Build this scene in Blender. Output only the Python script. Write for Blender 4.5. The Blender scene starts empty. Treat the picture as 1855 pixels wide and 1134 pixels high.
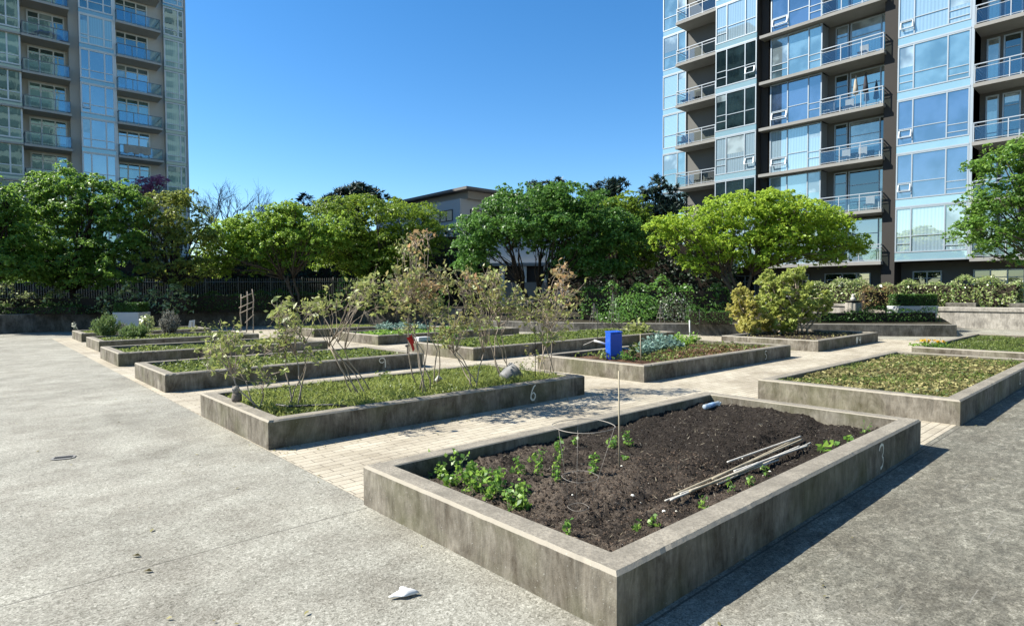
import bpy, math, random
import numpy as np
from mathutils import Vector, Matrix
R = math.radians
S = bpy.context.scene
COL = S.collection
# ------------------------------------------------------------------ camera
W0, H0, FPX, HC = 1855.0, 1134.0, 1092.4, 1.9
YAW, PITCH, ROLL = R(47.797), R(-1.9175), R(-0.2557)
fw = Vector((math.cos(YAW)*math.cos(PITCH), math.sin(YAW)*math.cos(PITCH), math.sin(PITCH)))
rt = Vector((math.sin(YAW), -math.cos(YAW), 0)); up = rt.cross(fw)
rt, up = rt*math.cos(ROLL)+up*math.sin(ROLL), -rt*math.sin(ROLL)+up*math.cos(ROLL)
cd = bpy.data.cameras.new('camera'); cam = bpy.data.objects.new('camera', cd); COL.objects.link(cam)
cd.sensor_fit = 'HORIZONTAL'; cd.sensor_width = 36; cd.lens = FPX/W0*36; cd.clip_start = .05; cd.clip_end = 2000
M = Matrix((rt, up, -fw)).transposed().to_4x4(); M.translation = (0, 0, HC); cam.matrix_world = M
S.camera = cam
def ray(u, v): return fw + rt*((u-W0/2)/FPX) - up*((v-H0/2)/FPX)
def P(u, v, D): return Vector((0, 0, HC)) + ray(u, v)*D                 # point at forward distance D
def G(u, v, z=0.): d = ray(u, v); return Vector((0, 0, HC)) + d*((z-HC)/d.z)
def onX(X, u, v): d = ray(u, v); return Vector((0, 0, HC)) + d*(X/d.x)
def onY(Y, u, v): d = ray(u, v); return Vector((0, 0, HC)) + d*(Y/d.y)
# ------------------------------------------------------------------ light
SUN_EL = R(44); SUN_AZ = R(135)          # azimuth of the direction towards the sun, from +X counter-clockwise
w = bpy.data.worlds.new('World'); S.world = w; w.use_nodes = True
nt = w.node_tree; nt.nodes.clear()
sky = nt.nodes.new('ShaderNodeTexSky'); sky.sky_type = 'NISHITA'; sky.sun_disc = False
sky.sun_elevation = SUN_EL; sky.sun_rotation = R(90)-SUN_AZ
sky.air_density = 1.0; sky.dust_density = 0.1; sky.ozone_density = 3.0; sky.altitude = 200
hs = nt.nodes.new('ShaderNodeHueSaturation'); hs.inputs['Saturation'].default_value = 1.30; hs.inputs['Value'].default_value = 1
bg = nt.nodes.new('ShaderNodeBackground'); bg.inputs['Strength'].default_value = 0.087
wo = nt.nodes.new('ShaderNodeOutputWorld')
nt.links.new(sky.outputs[0], hs.inputs['Color']); nt.links.new(hs.outputs[0], bg.inputs[0]); nt.links.new(bg.outputs[0], wo.inputs[0])
sd = bpy.data.lights.new('sun', 'SUN'); sd.energy = 5.0; sd.angle = R(.5); sd.color = (1, .955, .86)
so = bpy.data.objects.new('sun', sd); COL.objects.link(so)
sdir = Vector((math.cos(SUN_AZ)*math.cos(SUN_EL), math.sin(SUN_AZ)*math.cos(SUN_EL), math.sin(SUN_EL)))
so.rotation_euler = (-sdir).to_track_quat('-Z', 'Y').to_euler(); so.location = sdir*60
S.view_settings.view_transform = 'Standard'; S.view_settings.look = 'None'; S.view_settings.exposure = 1.22; S.view_settings.gamma = 1
S.render.resolution_x = 1024; S.render.resolution_y = 625
# ------------------------------------------------------------------ helpers
def tag(o, label=None, cat=None, group=None, kind=None):
    if label: o['label'] = label
    if cat: o['category'] = cat
    if group: o['group'] = group
    if kind: o['kind'] = kind
    return o
def empty(name, loc, label, cat, group=None, rz=0):
    o = bpy.data.objects.new(name, None); COL.objects.link(o); o.location = loc; o.rotation_euler.z = rz
    o.empty_display_size = .2
    return tag(o, label, cat, group)
class MB:
    def __init__(s): s.v = []; s.f = []
    def add(s, vs, fs):
        n = len(s.v); s.v += [tuple(p) for p in vs]; s.f += [tuple(i+n for i in f) for f in fs]; return s
    def box(s, a, b):
        x0, x1 = sorted((a[0], b[0])); y0, y1 = sorted((a[1], b[1])); z0, z1 = sorted((a[2], b[2]))
        return s.add([(x0,y0,z0),(x1,y0,z0),(x1,y1,z0),(x0,y1,z0),(x0,y0,z1),(x1,y0,z1),(x1,y1,z1),(x0,y1,z1)],
                     [(0,3,2,1),(4,5,6,7),(0,1,5,4),(1,2,6,5),(2,3,7,6),(3,0,4,7)])
    def tube(s, pts, rad, n=6, cap=True):
        pts = [Vector(p) for p in pts]; m = len(pts)
        if not hasattr(rad, '__len__'): rad = [rad]*m
        vs = []; fs = []; ref = None
        for i, p in enumerate(pts):
            d = (pts[min(i+1, m-1)]-pts[max(i-1, 0)]).normalized()
            if ref is None: ref = Vector((0, 0, 1)) if abs(d.z) < .9 else Vector((1, 0, 0))
            a = d.cross(ref).normalized(); b = a.cross(d).normalized(); ref = b
            for k in range(n):
                t = 2*math.pi*k/n; vs.append(p+(a*math.cos(t)+b*math.sin(t))*rad[i])
        for i in range(m-1):
            for k in range(n): fs.append((i*n+k, i*n+(k+1) % n, (i+1)*n+(k+1) % n, (i+1)*n+k))
        if cap: fs.append(tuple(range(n))[::-1]); fs.append(tuple((m-1)*n+k for k in range(n)))
        return s.add(vs, fs)
    def lathe(s, c, prof, n=20, axis=None):
        vs = []; fs = []; c = Vector(c); m = len(prof)
        q = Vector((0, 0, 1)).rotation_difference(Vector(axis)) if axis else None
        for r, z in prof:
            for k in range(n):
                t = 2*math.pi*k/n; p = Vector((r*math.cos(t), r*math.sin(t), z))
                if q: p = q @ p
                vs.append(c+p)
        for i in range(m-1):
            for k in range(n): fs.append((i*n+k, i*n+(k+1) % n, (i+1)*n+(k+1) % n, (i+1)*n+k))
        fs.append(tuple(range(n))[::-1]); fs.append(tuple((m-1)*n+k for k in range(n)))
        return s.add(vs, fs)
    def build(s, name, mat, parent=None, smooth=False, bevel=0):
        me = bpy.data.meshes.new(name); v = s.v
        if parent is not None:
            inv = parent_world(parent).inverted(); v = [inv @ Vector(p) for p in v]
        me.from_pydata([tuple(p) for p in v], [], s.f); me.update()
        if smooth: me.shade_smooth()
        o = bpy.data.objects.new(name, me); COL.objects.link(o)
        if mat: me.materials.append(mat)
        if parent is not None: o.parent = parent
        if bevel:
            b = o.modifiers.new('bevel', 'BEVEL'); b.width = bevel; b.segments = 2; b.limit_method = 'ANGLE'
        return o
def parent_world(o):
    m = Matrix.Translation(o.location) @ o.rotation_euler.to_matrix().to_4x4()
    return parent_world(o.parent) @ m if o.parent else m
def tree_copy(o, parent=None):
    c = o.copy(); COL.objects.link(c)
    if parent: c.parent = parent
    for ch in [x for x in bpy.data.objects if x.parent == o]: tree_copy(ch, c)
    return c
# ------------------------------------------------------------------ materials
TONE = .77      # albedo level of all opaque surfaces
class NM:
    def __init__(s, name):
        s.m = bpy.data.materials.new(name); s.m.use_nodes = True; s.t = s.m.node_tree; s.t.nodes.clear()
        s.out = s.n('OutputMaterial'); s.pos = None
    def n(s, kind, **kw):
        x = s.t.nodes.new('ShaderNode'+kind)
        for k, v in kw.items(): setattr(x, k, v)
        return x
    def l(s, a, b): s.t.links.new(a, b)
    def P(s):
        if s.pos is None: s.pos = s.n('NewGeometry').outputs['Position']
        return s.pos
    def map(s, sc=(1,1,1), rot=(0,0,0), src=None):
        m = s.n('Mapping'); m.inputs['Scale'].default_value = sc; m.inputs['Rotation'].default_value = rot
        s.l(src or s.P(), m.inputs['Vector']); return m.outputs[0]
    def noise(s, scale, detail=3, rough=.6, vec=None, dist=0):
        x = s.n('TexNoise'); x.inputs['Scale'].default_value = scale; x.inputs['Detail'].default_value = detail
        x.inputs['Roughness'].default_value = rough; x.inputs['Distortion'].default_value = dist
        s.l(vec or s.P(), x.inputs['Vector']); return x.outputs['Fac']
    def ramp(s, fac, stops):
        r = s.n('ValToRGB'); e = r.color_ramp.elements
        while len(e) < len(stops): e.new(.5)
        for q, (p, c) in zip(e, stops):
            q.position = p; q.color = (c, c, c, 1) if isinstance(c, (int, float)) else (*c, 1)
        s.l(fac, r.inputs[0]); return r.outputs[0]
    def mix(s, fac, a, b, mode='MIX'):
        m = s.n('Mix', data_type='RGBA', blend_type=mode)
        for sock, val in ((m.inputs[0], fac), (m.inputs[6], a), (m.inputs[7], b)):
            if hasattr(val, 'is_output'): s.l(val, sock)
            elif isinstance(val, (int, float)): sock.default_value = val
            else: sock.default_value = (*val, 1)
        return m.outputs[2]
    def math(s, op, a, b=0., clamp=False):
        m = s.n('Math', operation=op); m.use_clamp = clamp
        for sock, val in ((m.inputs[0], a), (m.inputs[1], b)):
            if hasattr(val, 'is_output'): s.l(val, sock)
            else: sock.default_value = val
        return m.outputs[0]
    def bsdf(s, col, rough=.7, spec=.3, metal=0., bump=None, bstr=.3, bdist=.01, coat=0):
        b = s.n('BsdfPrincipled')
        if hasattr(col, 'is_output'): col = s.mix(1., col, (TONE, TONE, TONE), 'MULTIPLY')
        else: col = tuple(x*TONE for x in col)
        for k, v in (('Base Color', col), ('Roughness', rough), ('Specular IOR Level', spec), ('Metallic', metal), ('Coat Weight', coat)):
            if hasattr(v, 'is_output'): s.l(v, b.inputs[k])
            else: b.inputs[k].default_value = (*v, 1) if isinstance(v, tuple) else v
        if bump is not None:
            bp = s.n('Bump'); bp.inputs['Strength'].default_value = bstr; bp.inputs['Distance'].default_value = bdist
            s.l(bump, bp.inputs['Height']); s.l(bp.outputs[0], b.inputs['Normal'])
        s.last = b
        return b.outputs[0]
    def done(s, sh): s.l(sh, s.out.inputs[0]); return s.m
def plain(name, col, rough=.6, spec=.3, metal=0., var=.15, vs=3., bump=0, bs=40, bd=.004):
    a = NM(name); n = a.noise(vs, 4)
    c = a.mix(n, tuple(x*(1-var) for x in col), tuple(min(1, x*(1+var)) for x in col))
    return a.done(a.bsdf(c, rough, spec, metal, a.noise(bs, 3) if bump else None, bump, bd))
def mat_plaza():
    a = NM('plaza_concrete'); p = a.P()
    sp = a.noise(46, 4, .72, dist=1.3)
    col = a.ramp(sp, [(.36, (.15,.145,.118)), (.45, (.285,.277,.232)), (.54, (.40,.39,.335)), (.66, (.61,.595,.52))])
    # broad weathering
    big = a.noise(.35, 5, .62, a.map((1, 1.5, 1), (0, 0, R(10))))
    big2 = a.noise(1.6, 6, .7)
    wea = a.ramp(big, [(.36, (.76,.755,.745)), (.55, (.96,.955,.95)), (.72, (1.08,1.08,1.07))])
    col = a.mix(1., col, wea, 'MULTIPLY')
    col = a.mix(1., col, a.ramp(big2, [(.38, (.78,.76,.74)), (.6, (1.06,1.06,1.05))]), 'MULTIPLY')
    # darker, lichen-mottled slab south of the paving
    sx = a.n('SeparateXYZ'); a.l(p, sx.inputs[0])
    m1 = a.math('SUBTRACT', sx.outputs[0], 2.9); m2 = a.math('SUBTRACT', 2.35, sx.outputs[1])
    mk = a.math('MULTIPLY', a.math('MULTIPLY', m1, .8, True), a.math('MULTIPLY', m2, 2.5, True))
    lich = a.noise(6.5, 9, .82, a.map((1, 1.8, 1), (0, 0, R(24))), .6)
    dk = a.mix(1., col, a.ramp(lich, [(.38, (.33,.33,.31)), (.50, (.50,.49,.46)), (.59, (.80,.79,.75)), (.70, (1.5,1.48,1.42))]), 'MULTIPLY')
    col = a.mix(a.math('MULTIPLY', mk, .92), col, dk)
    # joints
    wob = a.math('MULTIPLY', a.math('SUBTRACT', a.noise(3, 4), .5), .02)
    def line(axis, pos, half, lim=None):
        d = a.math('ABSOLUTE', a.math('SUBTRACT', a.math('ADD', sx.outputs[axis], wob), pos))
        k = a.math('LESS_THAN', d, half)
        if lim is not None: k = a.math('MULTIPLY', k, a.math('LESS_THAN', sx.outputs[0], lim))
        return k
    vo = a.n('TexVoronoi', feature='DISTANCE_TO_EDGE'); vo.inputs['Scale'].default_value = .23
    dv_ = a.n('VectorMath', operation='ADD'); a.l(p, dv_.inputs[0]); nz = a.n('TexNoise'); nz.inputs['Scale'].default_value = 1.3; nz.inputs['Detail'].default_value = 6; a.l(p, nz.inputs['Vector'])
    sc_ = a.n('VectorMath', operation='SCALE'); sc_.inputs['Scale'].default_value = .9; a.l(nz.outputs['Color'], sc_.inputs[0]); a.l(sc_.outputs[0], dv_.inputs[1]); a.l(dv_.outputs[0], vo.inputs['Vector'])
    crack = a.math('MULTIPLY', a.math('LESS_THAN', vo.outputs['Distance'], .0009), a.math('GREATER_THAN', a.noise(.45, 2), .54))
    col = a.mix(a.math('MULTIPLY', crack, .55), col, (.07, .065, .05))
    spots = a.n('TexVoronoi'); spots.inputs['Scale'].default_value = 1.7; a.l(p, spots.inputs['Vector'])
    col = a.mix(a.math('MULTIPLY', a.math('LESS_THAN', a.math('ADD', spots.outputs['Distance'], a.math('MULTIPLY', a.noise(20, 2), .03)), .042), .6), col, (.09, .085, .07))
    scr = a.noise(1, 5, .7, a.map((1.1, 26, 1), (0, 0, R(-32)))); col = a.mix(a.math('MULTIPLY', a.math('MULTIPLY', mk, a.ramp(scr, [(.62, 0.), (.70, 1.)])), .45), col, (.40, .39, .35))
    j = a.math('MAXIMUM', line(1, 4.80, .0065, 2.7), line(1, 7.35, .003, 2.7))
    j = a.math('MAXIMUM', j, line(0, -2.4, .005)); j = a.math('MAXIMUM', j, line(1, 13.0, .006, 2.7)); j = a.math('MAXIMUM', j, line(1, 2.0, .008))
    j = a.math('MAXIMUM', j, line(1, 20.5, .01, 2.7))
    col = a.mix(a.math('MULTIPLY', j, .7), col, (.06, .055, .045))
    return a.done(a.bsdf(col, .85, .25, 0, sp, .5, .006))
def mat_paver():
    a = NM('concrete_pavers')
    b = a.n('TexBrick'); a.l(a.P(), b.inputs['Vector'])
    for k, v in (('Scale', 1.), ('Mortar Size', .0055), ('Mortar Smooth', .2), ('Bias', 0.), ('Brick Width', .36), ('Row Height', .118)): b.inputs[k].default_value = v
    b.inputs['Color1'].default_value = (.455, .405, .31, 1); b.inputs['Color2'].default_value = (.55, .495, .39, 1); b.inputs['Mortar'].default_value = (.19, .165, .125, 1)
    st = a.noise(.9, 6, .65)
    c = a.mix(1., b.outputs['Color'], a.ramp(st, [(.35, (.74,.72,.70)), (.6, (1.05,1.05,1.05))]), 'MULTIPLY')
    c = a.mix(1., c, a.ramp(a.noise(45, 3), [(.3, .82), (.7, 1.12)]), 'MULTIPLY')
    h = a.math('SUBTRACT', a.math('MULTIPLY', a.noise(60, 3), .3), b.outputs['Fac'])
    return a.done(a.bsdf(c, .85, .25, 0, h, .5, .006))
def mat_cast(name, top=(.30,.27,.218), dark=(.090,.074,.053), green=.45, lo=.40, hi=.62):
    a = NM(name); g = a.n('NewGeometry'); a.pos = g.outputs['Position']
    st = a.noise(1, 7, .75, a.map((3.6, 3.6, 1.3)), 1.2); st2 = a.noise(1, 5, .7, a.map((19, 19, 3.2)), 1.)
    blot = a.noise(2.3, 6, .68)
    f = a.math('ADD', a.math('MULTIPLY', st, .5), a.math('MULTIPLY', blot, .5))
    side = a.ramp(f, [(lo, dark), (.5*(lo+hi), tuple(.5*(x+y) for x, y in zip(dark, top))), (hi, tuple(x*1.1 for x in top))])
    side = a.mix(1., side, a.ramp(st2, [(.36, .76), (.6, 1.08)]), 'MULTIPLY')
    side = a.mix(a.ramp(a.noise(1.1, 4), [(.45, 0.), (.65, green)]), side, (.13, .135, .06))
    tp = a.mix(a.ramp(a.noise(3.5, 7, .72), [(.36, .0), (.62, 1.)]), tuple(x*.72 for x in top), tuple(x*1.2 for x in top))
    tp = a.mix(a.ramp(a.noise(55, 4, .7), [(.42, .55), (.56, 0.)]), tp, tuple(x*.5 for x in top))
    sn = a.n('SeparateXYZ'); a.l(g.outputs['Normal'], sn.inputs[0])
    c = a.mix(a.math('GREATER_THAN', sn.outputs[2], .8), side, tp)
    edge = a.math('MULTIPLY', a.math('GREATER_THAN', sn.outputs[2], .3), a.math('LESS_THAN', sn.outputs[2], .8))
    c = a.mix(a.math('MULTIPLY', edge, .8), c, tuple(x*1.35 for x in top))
    c = a.mix(a.ramp(a.noise(75, 2), [(.70, 0.), (.74, .8)]), c, (.5, .49, .44))
    h = a.math('ADD', a.noise(30, 5, .7), a.math('MULTIPLY', a.noise(120, 2), .4))
    return a.done(a.bsdf(c, .88, .2, 0, h, .45, .006))
def mat_soil(name, c0=(.014,.011,.009), c1=(.062,.049,.038)):
    a = NM(name); n = a.noise(28, 8, .8); n2 = a.noise(2.2, 4)
    c = a.mix(a.ramp(n, [(.38, 0.), (.66, 1.)]), c0, c1)
    c = a.mix(a.ramp(n2, [(.46, 0.), (.62, .7)]), c, tuple(x*2.1 for x in c1))
    return a.done(a.bsdf(c, .95, .1, 0, a.math('ADD', n, a.math('MULTIPLY', a.noise(120, 4), .5)), 1., .03))
def mat_leaf(name, cols, trans=.35, rough=.5, spec=.35, patch=.35):
    """cols: 2-4 leaf colours picked leaf by leaf"""
    a = NM(name); at = a.n('Attribute'); at.attribute_name = 'rnd'
    f = a.math('ADD', a.math('MULTIPLY', at.outputs['Fac'], 1-patch), a.math('MULTIPLY', a.noise(1.3, 2), patch))
    k = len(cols); c = a.ramp(f, [(.12+.76*i/(k-1), x) for i, x in enumerate(cols)])
    b = a.bsdf(c, rough, spec)
    tr = a.n('BsdfTranslucent'); a.l(a.mix(.5, c, tuple(min(1, x*1.6) for x in cols[-1])), tr.inputs[0])
    mx = a.n('MixShader'); mx.inputs[0].default_value = trans; a.l(b, mx.inputs[1]); a.l(tr.outputs[0], mx.inputs[2])
    return a.done(mx.outputs[0])
def mat_glass(name, base, tint=(.72,.86,.95), refl=.5, curtain=0, wave=0., dark=None):
    a = NM(name)
    if curtain == 1:   # hanging drapes behind the pane
        wv = a.n('TexWave'); wv.inputs['Scale'].default_value = 1.6; wv.inputs['Distortion'].default_value = 2.; wv.bands_direction = 'DIAGONAL'
        a.l(a.map((2.2, 2.2, 0.03)), wv.inputs['Vector'])
        c = a.mix(wv.outputs['Fac'], base, tuple(min(1, x*1.28) for x in base))
    elif curtain == 2:  # slatted blind
        wv = a.n('TexWave'); wv.inputs['Scale'].default_value = 3.; wv.bands_direction = 'Z'; a.l(a.P(), wv.inputs['Vector'])
        c = a.mix(wv.outputs['Fac'], base, tuple(min(1, x*1.4) for x in base))
    else:
        c = a.mix(a.ramp(a.noise(.5, 3), [(.42, 0.), (.58, 1.)]), base, dark or tuple(x*.35 for x in base))
    d = a.n('BsdfDiffuse'); a.l(c, d.inputs[0])
    g = a.n('BsdfGlossy'); g.inputs['Color'].default_value = (*tint, 1); g.inputs['Roughness'].default_value = .012
    if wave:
        bp = a.n('Bump'); bp.inputs['Strength'].default_value = wave; bp.inputs['Distance'].default_value = .12
        a.l(a.noise(1.6, 3, .5, a.map((1.3, 1.3, .35))), bp.inputs['Height']); a.l(bp.outputs[0], g.inputs['Normal'])
    lw = a.n('Fresnel'); lw.inputs[0].default_value = 1.5
    fac = a.math('ADD', a.math('MULTIPLY', lw.outputs[0], 1-refl), refl, True)
    mx = a.n('MixShader'); a.l(fac, mx.inputs[0]); a.l(d.outputs[0], mx.inputs[1]); a.l(g.outputs[0], mx.inputs[2])
    return a.done(mx.outputs[0])
def mat_clear(name, tint=(.75,.88,.92), refl=.25):
    a = NM(name); t = a.n('BsdfTransparent'); t.inputs[0].default_value = (*tint, 1)
    g = a.n('BsdfGlossy'); g.inputs['Roughness'].default_value = .02; g.inputs['Color'].default_value = (.8,.9,1,1)
    mx = a.n('MixShader'); mx.inputs[0].default_value = refl; a.l(t.outputs[0], mx.inputs[1]); a.l(g.outputs[0], mx.inputs[2])
    return a.done(mx.outputs[0])
M_plaza = mat_plaza(); M_paver = mat_paver()
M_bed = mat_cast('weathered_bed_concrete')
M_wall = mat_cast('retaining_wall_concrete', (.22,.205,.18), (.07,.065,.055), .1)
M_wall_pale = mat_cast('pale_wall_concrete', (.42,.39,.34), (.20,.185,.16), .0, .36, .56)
M_soil = mat_soil('dark_soil'); M_mulch = mat_soil('brown_mulch', (.03,.015,.01), (.12,.07,.045))
M_earth = mat_soil('planting_earth', (.015,.013,.008), (.05,.045,.03))
M_paint = plain('chalky_white_paint', (.85,.83,.72), .8, .2, var=.12, vs=30)
M_bark = plain('grey_brown_bark', (.10,.08,.06), .9, .1, var=.5, vs=9, bump=.6, bs=60)
M_barkdark = plain('dark_bark', (.045,.036,.028), .9, .1, var=.5, vs=9, bump=.6, bs=60)
M_twig = plain('pale_shrub_stem', (.40,.33,.26), .8, .2, var=.35, vs=14)
M_taupe_left = plain('warm_taupe_paint', (.60,.565,.50), .85, .15, var=.07, vs=.7)
M_taupe = plain('taupe_wall_paint', (.175,.172,.16), .85, .15, var=.07, vs=.7, bump=.15, bs=25)
M_dark = plain('dark_taupe_paint', (.050,.046,.042), .8, .2, var=.08, vs=.8)
M_slab = plain('grey_slab_edge', (.31,.305,.285), .85, .2, var=.12, vs=2)
M_taupe_l = plain('light_taupe_paint', (.78,.74,.67), .85, .15, var=.06, vs=.7)
M_frame = plain('pale_window_metal', (.42,.48,.52), .4, .5, metal=.3, var=.05)
M_rail = plain('pale_rail_metal', (.50,.54,.57), .35, .5, metal=.3, var=.05)
M_railgrey = plain('grey_rail_metal', (.27,.28,.28), .4, .5, metal=.3, var=.05)
M_frame_l = plain('grey_green_window_metal', (.95,.97,.94), .5, .5, var=.02)
M_black = plain('black_metal', (.02,.02,.02), .5, .4)
M_white = plain('white_plastic', (.75,.75,.73), .45, .4, var=.05)
GL = [mat_glass('clear_sky_glass', (.17,.28,.35), (.90,.84,.66), refl=.55), mat_glass('drape_glass', (.26,.36,.43), (.90,.84,.68), refl=.42, curtain=1),
      mat_glass('blue_room_glass', (.06,.10,.19), refl=.45, tint=(.72,.74,.70)), mat_glass('blind_glass', (.27,.38,.45), (.90,.84,.66), refl=.48, curtain=2),
      mat_glass('dark_room_glass', (.015,.03,.035), refl=.20, tint=(.7,.8,.75))]
GLL = [mat_glass('teal_glass', (.17,.30,.275), (.74,.92,.90), .30, wave=.02), mat_glass('blue_teal_glass', (.13,.22,.27), (.74,.84,.82), .45, wave=.015),
       mat_glass('smoky_glass', (.07,.12,.115), (.66,.84,.82), .30, wave=.03), mat_glass('pale_drape_glass', (.30,.41,.38), (.74,.93,.90), .26, curtain=1, wave=.015)]
M_inner_blind = mat_glass('roller_blind_glass', (.42,.52,.56), (.85,.84,.72), .32); M_inner_blind_l = mat_glass('pale_blind_glass', (.38,.46,.43), (.76,.88,.84), .28)
M_span = mat_glass('pale_blue_spandrel', (.24,.38,.45), (.88,.84,.7), .22, dark=(.22,.36,.43))
M_span_l = mat_glass('green_grey_spandrel', (.28,.38,.35), (.75,.88,.84), .25, dark=(.25,.35,.32))
M_clear = mat_clear('balcony_glass', (.86,.90,.88), .08); M_clear_l = mat_clear('tinted_balcony_glass', (.66,.78,.80), .15)
RNG = np.random.default_rng(7); random.seed(7)
# ------------------------------------------------------------------ foliage
def leaves(name, C, mat, parent, L=.1, Wd=.5, nrm=None, upb=.8, rng=RNG, droop=0., Ljit=.35, stand=None, rnd=None):
    """C (n,3) leaf centres -> one mesh of n kite-shaped folded leaves"""
    C = np.asarray(C, float); n = len(C)
    if parent is not None: C = C - np.array(parent_world(parent).translation)
    nn = rng.normal(size=(n, 3)); nn[:, 2] += upb*1.4
    if nrm is not None: nn += np.asarray(nrm)*1.5
    nn /= np.linalg.norm(nn, axis=1, keepdims=True); t = rng.normal(size=(n, 3))
    if stand is not None:
        t = t*stand+np.array([0, 0, 1.]); nn = rng.normal(size=(n, 3)); nn[:, 2] *= .3
    if stand is not None:
        t /= np.linalg.norm(t, axis=1, keepdims=True); nn -= (nn*t).sum(1, keepdims=True)*t; nn /= np.linalg.norm(nn, axis=1, keepdims=True)
    t -= (t*nn).sum(1, keepdims=True)*nn; t /= np.linalg.norm(t, axis=1, keepdims=True)
    t[:, 2] -= droop; t /= np.linalg.norm(t, axis=1, keepdims=True)
    b = np.cross(nn, t); b /= np.linalg.norm(b, axis=1, keepdims=True)
    l = L*(1+Ljit*rng.normal(size=(n, 1)).clip(-1.5, 1.8)); ww = l*Wd*.5
    fold = nn*ww*.35
    V = np.stack([C-t*l*.5, C+b*ww+fold-t*l*.05, C+t*l*.5, C-b*ww+fold-t*l*.05], 1).reshape(-1, 3)
    F = np.arange(4*n, dtype=np.int32)
    me = bpy.data.meshes.new(name); me.vertices.add(4*n); me.vertices.foreach_set('co', V.astype(np.float32).ravel())
    me.loops.add(4*n); me.loops.foreach_set('vertex_index', F)
    me.polygons.add(n); me.polygons.foreach_set('loop_start', np.arange(0, 4*n, 4, dtype=np.int32))
    me.update(calc_edges=True)
    at = me.attributes.new('rnd', 'FLOAT', 'FACE'); at.data.foreach_set('value', (rng.random(n) if rnd is None else np.clip(.62*rng.random(n)+.38*np.asarray(rnd), 0, 1)).astype(np.float32))
    me.materials.append(mat)
    o = bpy.data.objects.new(name, me); COL.objects.link(o)
    if parent is not None: o.parent = parent
    return o
def bend(a, b, k=3, amp=.12, sag=0., rng=random):
    a = Vector(a); b = Vector(b); L = (b-a).length; pts = [a]
    off = Vector((rng.uniform(-1, 1), rng.uniform(-1, 1), rng.uniform(-.3, .6)))*L*amp
    for i in range(1, k):
        t = i/k; pts.append(a.lerp(b, t)+off*math.sin(math.pi*t)+Vector((rng.uniform(-1, 1), rng.uniform(-1, 1), rng.uniform(-1, 1)))*L*.025+Vector((0, 0, sag*L*math.sin(math.pi*t))))
    pts.append(b); return pts
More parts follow.
